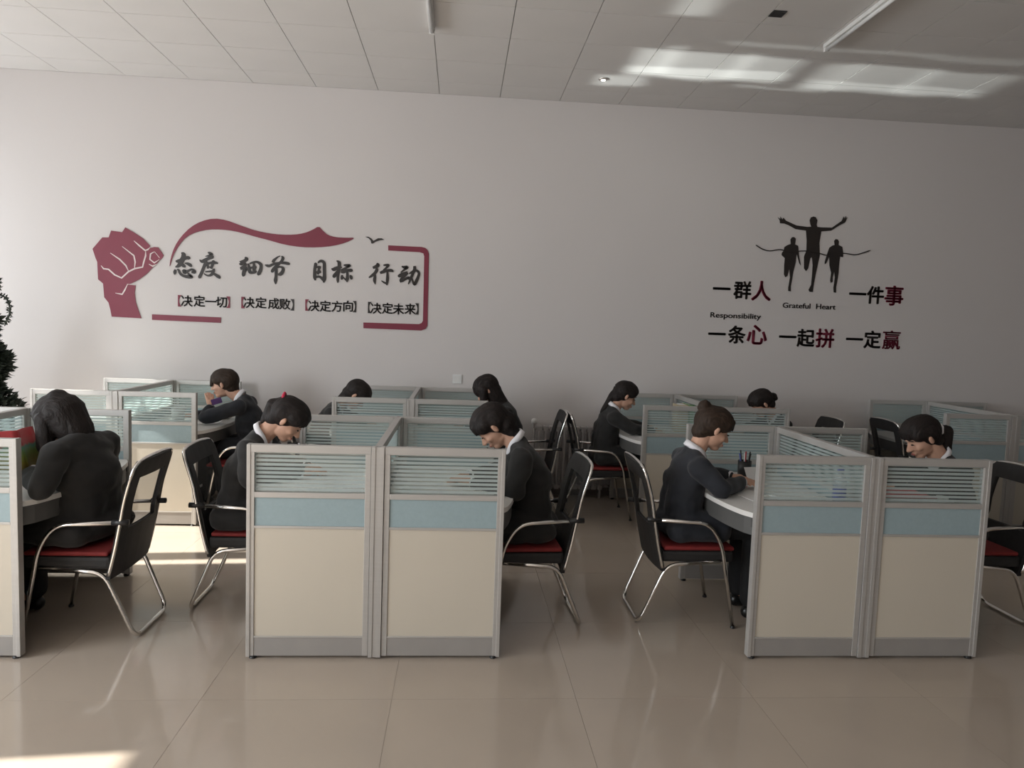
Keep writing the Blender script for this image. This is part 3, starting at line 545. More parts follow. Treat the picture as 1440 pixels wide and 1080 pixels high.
CM = {'r': M['crimson'], 'k': M['sign_black']}
sgn = thing('wall_sign', 'crimson raised fist, flowing ribbon and bracket around black brush lettering on the back wall', 'wall sign', (-1.9, YW1, 1.9))
on_wall('fist', curve_mesh([MURAL['fist']], 0.004), M['crimson'], sgn)
for s in MURAL['creases']:
    on_wall('crease', curve_mesh([stroke(s, 0.013)], 0.0015), M['sign_white'], sgn, 0.0061, 0.0015)
on_wall('ribbon', curve_mesh([chaikin(MURAL['ribbon'], 1)], 0.004), M['crimson'], sgn)
on_wall('bird', curve_mesh([MURAL['bird']], 0.004), M['sign_black'], sgn)
on_wall('corner_bracket', curve_mesh([MURAL['bracket']], 0.004), M['crimson'], sgn)
on_wall('underline_bar', curve_mesh([MURAL['bar']], 0.004), M['crimson'], sgn)
def brush_character(strokes):
    bm = bmesh.new()
    for q, s in enumerate(strokes):
        P = smooth_path([(x, z, w) for x, z, w in s], 4)
        P = [Vector((p.x, p.y, p.z * 1.28)) for p in P]
        n = len(P); Lf, Rt = [], []
        for i, p in enumerate(P):
            a, b_ = P[max(i - 1, 0)], P[min(i + 1, n - 1)]
            d = Vector((b_.x - a.x, b_.y - a.y)); d = d.normalized() if d.length > 1e-7 else Vector((1, 0))
            w = max(p.z, .002) * .5
            Lf.append((p.x - d.y * w, p.y + d.x * w)); Rt.append((p.x + d.y * w, p.y - d.x * w))
        y0, y1 = -.001 - .0002 * q, -.005 - .0002 * q
        rings = [[bm.verts.new((l[0], y0, l[1])), bm.verts.new((r[0], y0, r[1])), bm.verts.new((r[0], y1, r[1])), bm.verts.new((l[0], y1, l[1]))] for l, r in zip(Lf, Rt)]
        for A_, B_ in zip(rings, rings[1:]):
            for k in range(4): bm.faces.new((A_[k], A_[(k + 1) % 4], B_[(k + 1) % 4], B_[k]))
        bm.faces.new(rings[0][::-1]); bm.faces.new(rings[-1])
    for v in bm.verts: v.co -= Vector((sgn.location.x, 0, sgn.location.z))
    return finish(bm, 'brush_character', M['sign_black'], sgn)
for s in BRUSH: brush_character(s)
for c, x, z, s, k in MURAL['small']:
    if c in '【】':
        s2 = s * 1.0
        place_glyph('lettering_bracket', glyph(c, s2, 0.0, 0.0, 1.0), x, z, CM[k], sgn)
    else:
        place_glyph('character', glyph(c, s * 1.06, 0.022, 0.0, 1.0), x, z, CM[k], sgn)
sgn2 = thing('wall_sign', 'black silhouettes of three runners breaking a tape above black and crimson slogan lettering', 'wall sign', (3.5, YW1, 2.0))
for n_ in ('runner_mid', 'runner_left', 'runner_right'):
    on_wall('runner_silhouette', curve_mesh([MURAL[n_]], 0.004), M['sign_black'], sgn2)
on_wall('finish_tape', curve_mesh([stroke([(p.x, p.y) for p in smooth_path([(a, b, 0) for a, b in MURAL['tape']], 4)], 0.010)], 0.004), M['sign_black'], sgn2, 0.0062)
for c, x, z, s, k in MURAL['slogan']:
    place_glyph('character', glyph(c, s * 1.08, 0.026 if c != '赢' else 0.014, 0.0, 1.0), x, z, CM[k], sgn2)
for txt, x0, z0, x1, z1 in MURAL['latin']:
    me = glyph(txt, 0.072, 0.010)
    w_ = max(v.co.x for v in me.vertices) - min(v.co.x for v in me.vertices)
    me.transform(Matrix.Scale((x1 - x0) / w_, 4, (1, 0, 0)))
    place_glyph('latin_lettering', me, (x0 + x1) / 2, (z0 + z1) / 2 + (0.017 if txt[0] == 'G' else 0.016), M['sign_black'], sgn2)

# ================================================================== WORKSTATION BLOCKS
H = 1.03; HW = 0.603; DEEP = 1.096
def panel(parent, name, along, a0, a1, c):
    """framed screen along 'x' or 'y' from a0 to a1, centred on c, with its infill panels as sub-parts"""
    tk = 0.016
    def B(p0, p1, z0, z1, t=tk):
        return (p0, p1, c - t, c + t, z0, z1) if along == 'x' else (c - t, c + t, p0, p1, z0, z1)
    f = 0.026
    fr = boxes(name, M['alu'], parent,
        B(a0, a0 + f, 0.015, H - 0.036), B(a1 - f, a1, 0.015, H - 0.036), B(a0, a1, H - 0.036, H, 0.018),
        B(a0 + f, a1 - f, 0.780, 0.806), B(a0 + f, a1 - f, 0.634, 0.646), B(a0 + f, a1 - f, 0.104, 0.112), bevel=0.0016)
    boxes('glass_pane', M['glass'], fr, B(a0 + f, a1 - f, 0.806, H - 0.036, 0.0025))
    boxes('blue_panel', M['blue'], fr, B(a0 + f, a1 - f, 0.646, 0.780, 0.010))
    boxes('lower_panel', M['cream'], fr, B(a0 + f, a1 - f, 0.112, 0.634, 0.011))
    boxes('kick_plate', M['kick'], fr, B(a0 + f, a1 - f, 0.015, 0.104, 0.013))
    return fr

def make_block():
    t = thing('office_workstation', '', 'workstation', (0, 0, 0))
    post = 0.030
    for y in (0.0, DEEP):
        panel(t, 'end_screen', 'x', -HW + 0.010, -post - 0.002, y)
        panel(t, 'end_screen', 'x', post + 0.002, HW - 0.010, y)
        boxes('post', M['alu'], t, (-post, -0.011, y - 0.022, y + 0.022, 0.01, H), (-0.011, 0.011, y - 0.019, y + 0.019, 0.01, H - 0.002), (0.011, post, y - 0.022, y + 0.022, 0.01, H), bevel=0.001)
        for s in (-1, 1):
            boxes('end_trim', M['alu'], t, (s * (HW - 0.010) - 0.009, s * (HW - 0.010) + 0.009, y - 0.020, y + 0.020, 0.012, H + 0.001), bevel=0.002)
            bm = bmesh.new(); lathe(bm, [(0.016, 0.0), (0.018, 0.004), (0.014, 0.012)], s * (HW - 0.03), y, 14)
            finish(bm, 'levelling_foot', M['black_plastic'], t)
    panel(t, 'spine_screen', 'y', 0.024, DEEP - 0.024, 0.0)
    for s in (-1, 1):
        ya, yb = 0.024, DEEP - 0.024
        edge = [(.590 + .100 * math.sin(PI * u) ** .6, ya + (yb - ya) * u) for u in [k / 16 for k in range(17)]]
        bm = bmesh.new()
        out_ = [(.020, ya)] + edge + [(.020, yb)]
        lo = [bm.verts.new((s * x, y, .706)) for x, y in out_]; hi = [bm.verts.new((s * x, y, .731)) for x, y in out_]
        bm.faces.new(lo); bm.faces.new(hi)
        for k in range(len(lo)): bm.faces.new((lo[k], lo[(k + 1) % len(lo)], hi[(k + 1) % len(lo)], hi[k]))
        finish(bm, 'desktop', M['desk'], t)
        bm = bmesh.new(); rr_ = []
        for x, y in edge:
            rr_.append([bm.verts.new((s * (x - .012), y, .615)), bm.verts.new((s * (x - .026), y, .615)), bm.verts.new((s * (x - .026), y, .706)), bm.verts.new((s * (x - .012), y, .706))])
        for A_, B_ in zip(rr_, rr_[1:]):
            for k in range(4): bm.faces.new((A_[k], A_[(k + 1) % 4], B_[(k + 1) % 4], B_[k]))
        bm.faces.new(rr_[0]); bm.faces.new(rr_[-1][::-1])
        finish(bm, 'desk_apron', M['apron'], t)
        for y in (0.020, DEEP - 0.040):
            q0, q1 = sorted((s * 0.10, s * 0.60))
            boxes('desk_bracket', M['apron'], t, (q0, q1, y, y + 0.02, 0.66, 0.706))
    return t
BLK = make_block()
CX = [-2.589, -0.368, 2.078, 4.610]
R1, R3 = 3.353, 5.550
GB = 'aluminium framed workstation blocks of the two rows'
spec = [
    (CX[1], R1, 'front row workstation block in the middle, left of the bowed woman in black'),
    (CX[0], R1, 'front row workstation block cut off by the left edge of the photo'),
    (CX[2], R1, 'front row workstation block at right with a water bottle and red folder'),
    (CX[0], R3, 'rear row workstation block at left with its desktop lit by the sun'),
    (CX[1], R3, 'rear row workstation block in the middle, below the wall socket'),
    (CX[2], R3, 'rear row workstation block right of the radiator, with upright books behind its glass'),
    (CX[3], R3, 'rear row workstation block at the far right edge, with nobody at it'),
]
for i, (x, y, lab) in enumerate(spec):
    b = BLK if i == 0 else copy_tree(BLK)
    b.location = (x, y, 0); b['label'] = lab; b['group'] = GB

# ================================================================== CHAIRS
def make_chair():
    t = thing('visitor_chair', '', 'chair')
    HWc = 0.222
    def upright(y): return [(-.165, y, .335), (-.195, y, .46), (-.222, y, .60), (-.245, y, .72), (-.285, y, .855)]
    for s in (-1, 1):
        y = s * HWc
        # arm + front leg in one bent tube
        bm = bmesh.new()
        tube(bm, round_path([(-.245, y, .602), (.085, y, .585), (.160, y, .47), (.245, y * 1.02, .010)], 0.13, 7), 0.0105, 10)
        finish(bm, 'arm_and_front_leg', M['chrome'], t, True)
        bm = bmesh.new(); tube(bm, [Vector((-.262, y * 0.99, .603)), Vector((-.225, y * .99, .602)), Vector((-.185, y * .99, .600))], 0.0145, 10)
        finish(bm, 'arm_clamp', M['black_plastic'], t, True)
        bm = bmesh.new(); lathe(bm, [(0.012, 0), (0.014, 0.003), (0.012, 0.014)], .246, y * 1.02, 12)
        finish(bm, 'foot_cap', M['black_plastic'], t)
    # back outline tube
    bm = bmesh.new()
    path = [Vector(p) for p in upright(-HWc)]
    top = [Vector((-.300, -HWc + .035, .893)), Vector((-.305, -.10, .905)), Vector((-.306, 0, .908)), Vector((-.305, .10, .905)), Vector((-.300, HWc - .035, .893))]
    path = smooth_path([tuple(p) for p in path + top + [Vector(p) for p in upright(HWc)][::-1]], 4)
    tube(bm, path, 0.0085, 8)
    finish(bm, 'back_frame', M['chrome'], t, True)
    # rear sled: seat rail - rear leg - floor bar - rear leg - seat rail
    bm = bmesh.new()
    y = 0.205
    P = [(.165, -y, .372), (-.135, -y, .345), (-.275, -y * .93, .0125), (-.275, y * .93, .0125), (-.135, y, .345), (.165, y, .372)]
    tube(bm, round_path(P, 0.065, 6), 0.0112, 10)
    finish(bm, 'rear_sled', M['chrome'], t, True)
    # seat
    boxes('seat_base', M['black'], t, (-.165, .235, -.208, .208, .362, .425), bevel=0.018)
    bm = bmesh.new(); box(bm, -.155, .240, -.205, .205, .426, .449)
    bmesh.ops.bevel(bm, geom=bm.edges[:], offset=0.010, segments=3, affect='EDGES', profile=0.5)
    finish(bm, 'seat_cushion', M['red_seat'], t, True)
    # back upholstery with an opening
    def bx(z):   # depth of the back at height z
        pts = [(.315, -.158), (.46, -.190), (.60, -.217), (.72, -.240), (.855, -.281), (.905, -.301)]
        for (z0, x0), (z1, x1) in zip(pts, pts[1:]):
            if z <= z1: return x0 + (x1 - x0) * (z - z0) / (z1 - z0)
        return pts[-1][1]
    bm = bmesh.new()
    ysn = [-.214, -.150, -.095, 0.0, .095, .150, .214]
    zsn = [.315, .36, .46, .555, .60, .68, .76, .81, .86, .897]
    grid = {}
    for side, dx in ((0, .011), (1, -.011)):
        for i, z in enumerate(zsn):
            for j, yy in enumerate(ysn):
                sc = 1.0 if z < .85 else (0.985 if z < .88 else 0.87)
                y2 = yy * sc
                if 1 <= j <= 5 and z in (.60,): y2 *= 0.92
                zz = z + (0.006 * math.cos(yy * 7) if i == len(zsn) - 1 else 0)
                curve = 0.016 * (1 - (yy / .214) ** 2)
                grid[side, i, j] = bm.verts.new((bx(z) + dx - curve, y2, zz))
    def inside(i, j): return 4 <= i < 7 and 1 <= j < 5
    def inside(i, j): return zsn[i] >= .54 and zsn[i + 1] <= .82 and 1 <= j <= 4
    for i in range(len(zsn) - 1):
        for j in range(len(ysn) - 1):
            if inside(i, j): continue
            bm.faces.new([grid[0, i, j], grid[0, i, j + 1], grid[0, i + 1, j + 1], grid[0, i + 1, j]])
            bm.faces.new([grid[1, i, j], grid[1, i + 1, j], grid[1, i + 1, j + 1], grid[1, i, j + 1]])
    # rims
    def rim(a, b): bm.faces.new([grid[0, a[0], a[1]], grid[0, b[0], b[1]], grid[1, b[0], b[1]], grid[1, a[0], a[1]]])
    nz, ny = len(zsn) - 1, len(ysn) - 1
    for i in range(nz):
        rim((i, 0), (i + 1, 0)); rim((i, ny), (i + 1, ny))
    for j in range(ny):
        rim((0, j), (0, j + 1)); rim((nz, j), (nz, j + 1))
    for i in range(nz):
        for j in range(ny):
            if inside(i, j):
                if not inside(i, j - 1): rim((i, j), (i + 1, j))
                if j + 1 >= ny or not inside(i, j + 1): rim((i, j + 1), (i + 1, j + 1))
                if not inside(i - 1, j): rim((i, j), (i, j + 1))
                if not inside(i + 1, j): rim((i + 1, j), (i + 1, j + 1))
    finish(bm, 'backrest', M['black'], t)
    bm = bmesh.new()
    zz = [.555, .60, .68, .76, .81]
    vs = [[bm.verts.new((bx(z) - 0.016 * (1 - (yy / .214) ** 2), yy, z)) for yy in ysn[1:6]] for z in zz]
    for a, b in zip(vs, vs[1:]):
        for k in range(4): bm.faces.new((a[k], a[k + 1], b[k + 1], b[k]))
    finish(bm, 'mesh_insert', M['mesh'], t)
    return t
CH = make_chair()
GC = 'black and red chrome-framed visitor chairs'
PI_ = PI
chairs = [
    (1.30, 3.93, 0.0, 'black chrome-armed chair under the woman with the high hair bun, front right'),
    (-1.84, 3.73, PI, 'black chair with see-through back opening under the long-haired woman at far left'),
    (0.41, 3.87, PI + 0.06, 'black chair seen edge-on under the woman bent over right of the middle block'),
    (-1.16, 4.08, 0.0, 'black chair with a small white tag, under the woman with the red hair tie'),
    (3.02, 3.90, PI, 'black chair cut by the right edge, behind the ponytailed woman'),
    (0.62, 6.10, PI, 'leaning black chair before the radiator, under the woman whose hair hides her face'),
    (1.25, 6.10, 0.0, 'chrome-armed chair under the woman in profile right of the radiator'),
    (3.05, 6.10, PI, 'chair whose black top shows above the glass behind the bowed woman with small bun'),
    (4.12, 6.10, 0.0, 'empty black chair left of the far right workstation'),
    (-1.74, 5.93, PI, 'chair under the girl propping her chin at the rear left desk'),
    (-1.12, 6.10, 0.0, 'chair under the woman bent very low over the rear middle desk'),
]
for i, (x, y, r, lab) in enumerate(chairs):
    c = CH if i == 0 else copy_tree(CH)
    c.location = (x, y, 0); c.rotation_euler = (0, 0, r); c['label'] = lab; c['group'] = GC
    if 'white tag' in lab:
        boxes('white_tag', M['white_plastic'], c, (-.258, -.2545, -.09, -.045, .665, .678))

# ================================================================== PEOPLE
def blob(prims, voxel, name, material, parent, smooth=2):
    bm = bmesh.new()
    for p in prims:
        if p[0] == 'e':
            _, c, r, ry = p
            mt_ = Matrix.Translation(c) @ Matrix.Rotation(ry, 4, 'Y') @ Matrix.Diagonal((*r, 1))
            bmesh.ops.create_icosphere(bm, subdivisions=3, radius=1.0, matrix=mt_)
        else:
            _, a, b, r0, r1 = p
            a, b = Vector(a), Vector(b)
            d = b - a; L_ = d.length
            q = d.to_track_quat('Z', 'Y').to_matrix().to_4x4()
            bmesh.ops.create_cone(bm, cap_ends=True, segments=14, radius1=r0, radius2=r1, depth=L_, matrix=Matrix.Translation((a + b) / 2) @ q)
            bmesh.ops.create_icosphere(bm, subdivisions=2, radius=r0 * 1.01, matrix=Matrix.Translation(a))
            bmesh.ops.create_icosphere(bm, subdivisions=2, radius=r1 * 1.01, matrix=Matrix.Translation(b))
    me = bpy.data.meshes.new(name); bm.to_mesh(me); bm.free()
    ob = bpy.data.objects.new('tmp', me); COL.objects.link(ob)
    rm = ob.modifiers.new('r', 'REMESH'); rm.mode = 'VOXEL'; rm.voxel_size = voxel
    if smooth:
        sm = ob.modifiers.new('s', 'SMOOTH'); sm.factor = 0.5; sm.iterations = smooth
    bpy.context.view_layer.update()
    me2 = bpy.data.meshes.new_from_object(ob.evaluated_get(bpy.context.evaluated_depsgraph_get()))
    me2.name = name
    bpy.data.objects.remove(ob)
    me2.materials.clear()
    return link(name, me2, material, parent, True)

def ruffle(me, amp, freq, seed=0.0):     # strand ridges / cloth creases as relief
    nr = [v.normal.copy() for v in me.vertices]
    for v, n_ in zip(me.vertices, nr):
        c = v.co
        v.co = c + n_ * amp * noise.noise(Vector((c.x * freq[0] + seed * 3.1, c.y * freq[1], c.z * freq[2])))

def person(label, X, Y, face, head=(.155, 1.08), pitch=25, yaw=0, sh=(.06, .89), wr=((.40, -.09, .762), (.40, .09, .762)),
           el=((.20, -.215, .785), (.20, .215, .785)), jacket='jacket_black', hairmat='hair', hair=(), tie=None, hairbase=True,
           collar=True, handdir=None, hold=None, back_bulge=0.0, rz=0.0, ankle_x=.40, wide=1.0):
    root = thing('person', label, 'person', (X, Y, 0), (0 if face > 0 else PI) + rz, None)
    p_ = math.radians(pitch); yw = math.radians(yaw)
    HX, HZ = head
    def hl(v):                      # head-local -> person-local
        x, y, z = v
        x, y = x * math.cos(yw) - y * math.sin(yw), x * math.sin(yw) + y * math.cos(yw)
        return Vector((HX + x * math.cos(p_) + z * math.sin(p_), y, HZ - x * math.sin(p_) + z * math.cos(p_)))
    def he(c, r, ry=0.0): return ('e', hl(c), r, p_ + ry)
    def hc(a, b, r0, r1): return ('c', hl(a), hl(b), r0, r1)
    sx, sz = sh
    hip = Vector((0, 0, .545)); chest = Vector((sx * .55 - .01, 0, .545 + (sz - .545) * .62)); base = Vector((sx + .012, 0, sz + .035))
    lean = math.atan2(sx, sz - .545)
    # ---- body
    B = []
    B += [he((-.012, 0, .030), (.093, .074, .088)), he((.022, 0, -.020), (.066, .060, .082)), he((.050, 0, -.088), (.032, .031, .024)),
          he((.015, 0, -.070), (.055, .050, .035)), hc((.080, 0, .008), (.104, 0, -.030), .0075, .0125), he((.096, .011, -.033), (.010, .008, .007)), he((.096, -.011, -.033), (.010, .008, .007)),
          he((.079, 0, -.060), (.014, .022, .0085)), he((.081, 0, -.070), (.012, .018, .007)), he((.066, 0, .026), (.024, .050, .011)),
          he((.052, .036, -.028), (.028, .022, .024)), he((.052, -.036, -.028), (.028, .022, .024))]
    for s in (-1, 1):
        B += [he((-.004, s * .079, -.008), (.015, .008, .025)), he((-.002, s * .084, .006), (.012, .006, .014))]
    nk = hl((-.030, 0, -.050))
    B += [('c', base, nk, .056, .050)]
    B += [('e', hip, (.095, .145, .085), 0), ('c', hip, chest, .085, .085), ('e', chest, (.080, .125, .12), lean), ('c', Vector((sx, -.11, sz)), Vector((sx, .11, sz)), .05, .05)]
    for k, s in ((0, -1), (1, 1)):
        S = Vector((sx, s * .155, sz)); E_ = Vector(el[k]); W_ = Vector(wr[k])
        B += [('c', S, E_, .042, .033), ('c', E_, W_, .033, .023)]
        d = (W_ - E_).normalized()
        if handdir: d = Vector(handdir[k]).normalized()
        side = d.cross(Vector((0, 0, 1)))
        side = side.normalized() if side.length > .1 else Vector((0, 1, 0))
        nrm = side.cross(d).normalized()
        palm = W_ + d * .045
        B += [('c', W_, palm, .022, .027), ('c', palm - side * .016, palm + d * .030 - side * .018, .016, .014), ('c', palm + side * .016, palm + d * .030 + side * .018, .016, .014)]
        for f, (off, ln) in enumerate(((-.027, .062), (-.009, .072), (.009, .068), (.027, .052))):
            a = palm + d * .034 + side * off
            b = a + d * ln * .55 - nrm * .006 + side * off * .10
            c = b + d * ln * .38 - nrm * .018
            B += [('c', a, b, .0088, .0080), ('c', b, c, .0080, .0068)]
        ts = -s          # thumb on the inner side
        a = W_ + d * .028 + side * (ts * .020) * (1 if side.y * 1 > 0 else -1)
        iv = Vector((0, -s, 0)); iv = (iv - d * iv.dot(d)); iv = iv.normalized() if iv.length > .1 else side
        a = W_ + d * .025 + iv * .020
        b = a + d * .030 + iv * .022 - nrm * .006
        c = b + d * .030 + iv * .004 - nrm * .008
        B += [('c', a, b, .0115, .0095), ('c', b, c, .0095, .0080)]
        Hj = Vector((0, s * .085, .53)); K = Vector((.405, s * .09, .525)); A_ = Vector((ankle_x, s * .09, .095))
        B += [('c', Hj, K, .062, .048), ('c', K, A_, .043, .032), ('c', A_, A_ + Vector((.10, 0, -.045)), .030, .026)]
    body = blob(B, .0058, 'body', M['skin'], root, 2)
    # ---- eyes, brows, lips
    for s in (-1, 1):
        bm = bmesh.new()
        bmesh.ops.create_icosphere(bm, subdivisions=2, radius=1, matrix=Matrix.Translation(hl((.0845, s * .030, .003))) @ Matrix.Rotation(p_, 4, 'Y') @ Matrix.Diagonal((.0055, .0125, .0042, 1)))
        finish(bm, 'eye', M['eye'], root, True)
        bm = bmesh.new(); tube(bm, [hl((.084, s * .014, .026)), hl((.086, s * .030, .031)), hl((.078, s * .047, .026))], .0032, 6)
        finish(bm, 'eyebrow', M['brow'], root, True)
    bm = bmesh.new()
    bmesh.ops.create_icosphere(bm, subdivisions=2, radius=1, matrix=Matrix.Translation(hl((.0905, 0, -.064))) @ Matrix.Rotation(p_, 4, 'Y') @ Matrix.Diagonal((.0050, .0185, .0075, 1)))
    finish(bm, 'lips', M['lip'], root, True)
    # ---- jacket
    J = [('e', Vector((-.008, 0, .535)), (.135, .195, .090), 0), ('c', Vector((.03, -.10, .545)), Vector((.17, -.115, .548)), .090, .074), ('c', Vector((.03, .10, .545)), Vector((.17, .115, .548)), .090, .074), ('c', Vector((-.05, -.145, .520)), Vector((.19, -.145, .525)), .066, .066), ('c', Vector((-.05, .145, .520)), Vector((.19, .145, .525)), .066, .066), ('e', (chest + base) * .5 + Vector((-.03, 0, -.01)), (.075, .13, .10), lean), ('c', Vector((-.005, -.05, .56)), chest + Vector((-.005, -.05, 0)), .104, .106), ('c', Vector((-.005, .05, .56)), chest + Vector((-.005, .05, 0)), .104, .106),
         ('e', chest, (.108 + back_bulge, .168, .150), lean), ('e', Vector((sx - .012, 0, sz - .02)), (.082, .165, .075), lean),
         ('c', Vector((sx, -.135, sz)), Vector((sx, .135, sz)), .057, .057), ('c', Vector((sx - .01, -.07, sz + .012)), Vector((sx - .01, .07, sz + .012)), .055, .055),
         ('c', Vector((sx, -.125, sz + .004)), base + Vector((-.01, -.02, .005)), .055, .052), ('c', Vector((sx, .125, sz + .004)), base + Vector((-.01, .02, .005)), .055, .052),
         ('c', Vector((sx - .015, 0, sz)), base + Vector((-.012, 0, .0)), .068, .060)]
    for k, s in ((0, -1), (1, 1)):
        S = Vector((sx, s * .160, sz - .005)); E_ = Vector(el[k]); W_ = Vector(wr[k])
        J += [('c', S, E_, .064, .056), ('c', E_, E_ + (W_ - E_) * .90, .054, .042)]
    jk = blob(J, .0075, 'jacket', M[jacket], root, 9)
    ruffle(jk.data, .011, (13, 9, 17), X)
    if wide != 1.0: jk.data.transform(Matrix.Diagonal((1.03, wide, 1, 1)))
    for k in (0, 1):    # shirt cuffs
        E_ = Vector(el[k]); W_ = Vector(wr[k])
        bm = bmesh.new(); tube(bm, [E_ + (W_ - E_) * .90, E_ + (W_ - E_) * .99], .036, 14)
        finish(bm, 'shirt_cuff', M['white_cotton'], root, True)
    # ---- trousers and shoes
    TR = [('e', Vector((-.005, 0, .535)), (.112, .168, .080), 0)]
    for s in (-1, 1):
        K = Vector((.405, s * .092, .528)); A_ = Vector((ankle_x, s * .092, .12))
        TR += [('c', Vector((0, s * .095, .540)), K, .083, .068), ('c', K, A_, .064, .056)]
    blob(TR, .009, 'trousers', M['trousers'], root, 3)
    for s in (-1, 1):
        A_ = Vector((ankle_x, s * .092, .045))
        blob([('e', A_ + Vector((-.005, 0, -.004)), (.042, .036, .040), 0), ('c', A_ + Vector((.02, 0, -.008)), A_ + Vector((.125, 0, -.018)), .036, .026), ('e', A_ + Vector((.08, 0, -.020)), (.085, .038, .024), 0)], .008, 'shoe', M['shoe'], root, 1)
    # ---- collar
    if collar:
        ax = (nk - base).normalized()
        bm = bmesh.new(); n = 28; rings = []
        for rr, up in ((.060, .052), (.071, .058), (.076, .026), (.064, .018)):
            ring = []
            for k in range(n):
                a = 2 * PI * k / n
                u = Vector((math.cos(a), 0, 0)); 
                fr_ = Vector((1, 0, 0)) - ax * ax.x; fr_.normalize(); sd_ = ax.cross(fr_)
                drop = -.045 * max(0, math.cos(a)) ** 1.5 + .008 * max(0, -math.cos(a))
                ring.append(bm.verts.new(base + ax * (up + drop) + (fr_ * math.cos(a) * (1.05) + sd_ * math.sin(a)) * rr))
            rings.append(ring)
        for q in range(4):
            A_, B_ = rings[q], rings[(q + 1) % 4]
            for k in range(n): bm.faces.new((A_[k], A_[(k + 1) % n], B_[(k + 1) % n], B_[k]))
        finish(bm, 'shirt_collar', M['white_cotton'], root, True)
        # lapel flap hanging down the front
    # ---- hair
    HR = []
    if hairbase:
        HR += [he((-.030, 0, .030), (.096, .086, .098)), he((.000, 0, .062), (.096, .080, .072)), he((.050, 0, .072), (.046, .062, .036)),
               he((.020, .052, .045), (.060, .034, .045)), he((.020, -.052, .045), (.060, .034, .045)),
               he((-.058, 0, -.038), (.052, .062, .058))]
    def hg(v): return Vector((HX + v[0], v[1], HZ + v[2]))
    for h_ in hair:
        if h_[0] == 'gc': HR.append(('c', hg(h_[1]), hg(h_[2]), h_[3], h_[4])); continue
        if h_[0] == 'ge': HR.append(('e', hg(h_[1]), h_[2], 0)); continue
        HR.append(he(*h_[1:]) if h_[0] == 'e' else hc(*h_[1:]))
    ho = blob(HR, .0065, 'hair', M[hairmat], root, 2)
    ruffle(ho.data, .0040, (16, 120, 16), X)
    if tie:
        bm = bmesh.new()
        c = Vector(tie[0])
        pts = []
        for k in range(14):
            a = 2 * PI * k / 14
            ax_ = Vector(tie[1]).normalized(); u = ax_.cross(Vector((0, 1, 0))).normalized(); v = Vector((0, 1, 0))
            pts.append(Vector((HX, 0, HZ)) + (c + (u * math.cos(a) + v * math.sin(a)) * tie[2] * (1 + .12 * (k % 2))))
        tube(bm, pts, .0085, 8, True)
        finish(bm, 'hair_tie', M[tie[3]], root, True)
    return root, hl

bun = lambda c, r: (('e', c, (r, r, r)), ('e', (c[0] + .6 * r, c[1], c[2] + .3 * r), (r * .55, r * .6, r * .55)), ('e', (c[0] - .5 * r, c[1] + .3 * r, c[2] - .4 * r), (r * .6, r * .6, r * .6)))
fringe = (('c', (.070, -.035, .075), (.090, -.030, .040), .022, .010), ('c', (.074, .0, .078), (.094, .0, .045), .022, .010), ('c', (.070, .035, .075), (.090, .030, .040), .022, .010))

gbun = lambda c, r: (('ge', c, (r, r, r)), ('ge', (c[0] + .6 * r, c[1], c[2] + .3 * r), (r * .55, r * .6, r * .55)), ('ge', (c[0] - .5 * r, c[1] + .3 * r, c[2] - .4 * r), (r * .6, r * .6, r * .6)), ('ge', (c[0] + .1 * r, c[1] - .4 * r, c[2] + .6 * r), (r * .5, r * .5, r * .5)))
person('woman with a high hair bun and white collar in profile at the front right desk', 1.29, 3.93, 1,
       head=(.165, 1.075), pitch=24, sh=(.045, .885), jacket='jacket_navy', hairmat='hair_brown',
       wr=((.330, -.05, .780), (.315, .055, .785)), el=((.15, -.225, .775), (.15, .225, .785)),
       hair=gbun((-.060, 0, .132), .033) + fringe, tie=((-.050, 0, .108), (-.4, 0, .8), .020, 'black_plastic'))
person('woman with long dark hair at far left, leaning forward with a colourful magazine', -1.87, 3.74, -1,
       head=(.175, 1.065), pitch=34, sh=(.035, .925), back_bulge=.02, el=((.12, -.245, .785), (.02, .265, .775)), wr=((.34, -.09, .80), (.21, .135, .815)), rz=-.20, wide=1.12,
       hair=(('ge', (.0, 0, .110), (.050, .048, .042)), ('gc', (-.03, 0, .03), (-.10, 0, -.06), .105, .085), ('gc', (-.10, 0, -.06), (-.125, 0, -.14), .080, .055), ('gc', (.02, .07, .0), (.0, .085, -.13), .045, .040), ('gc', (.02, -.07, .0), (.0, -.085, -.13), .045, .040)) + fringe)
person('woman in black bent low over papers right of the middle block', .43, 3.88, -1,
       head=(.235, 1.065), pitch=50, sh=(.085, .925), back_bulge=.03, el=((.17, -.225, .775), (.12, .235, .765)), wr=((.36, -.07, .77), (.34, .08, .77)), hair=(('ge', (-.07, 0, .02), (.06, .07, .07)), ('gc', (-.06, 0, .02), (-.11, 0, -.05), .065, .05)) + fringe)
person('woman with a bright red hair tie, head bowed, at the left of the middle block', -1.215, 4.05, 1,
       head=(.262, 1.050), pitch=44, sh=(.095, .905), el=((.12, -.235, .765), (.17, .225, .775)), wr=((.36, -.08, .77), (.36, .07, .77)), hair=(('gc', (-.02, 0, .105), (-.085, 0, .085), .026, .034), ('gc', (-.085, 0, .085), (-.130, 0, -.01), .034, .020)) + fringe,
       tie=((-.022, 0, .122), (-.8, 0, .1), .026, 'pink_tie'))
person('woman with a ponytail facing left behind the red folder at the right', 2.92, 3.93, -1,
       head=(.215, 1.055), pitch=32, sh=(.075, .885), hair=(('gc', (-.07, 0, .05), (-.145, 0, .035), .030, .040), ('gc', (-.145, 0, .035), (-.160, 0, -.13), .042, .026)) + fringe,
       tie=((-.098, 0, .045), (-1, 0, -.1), .034, 'white_cotton'))
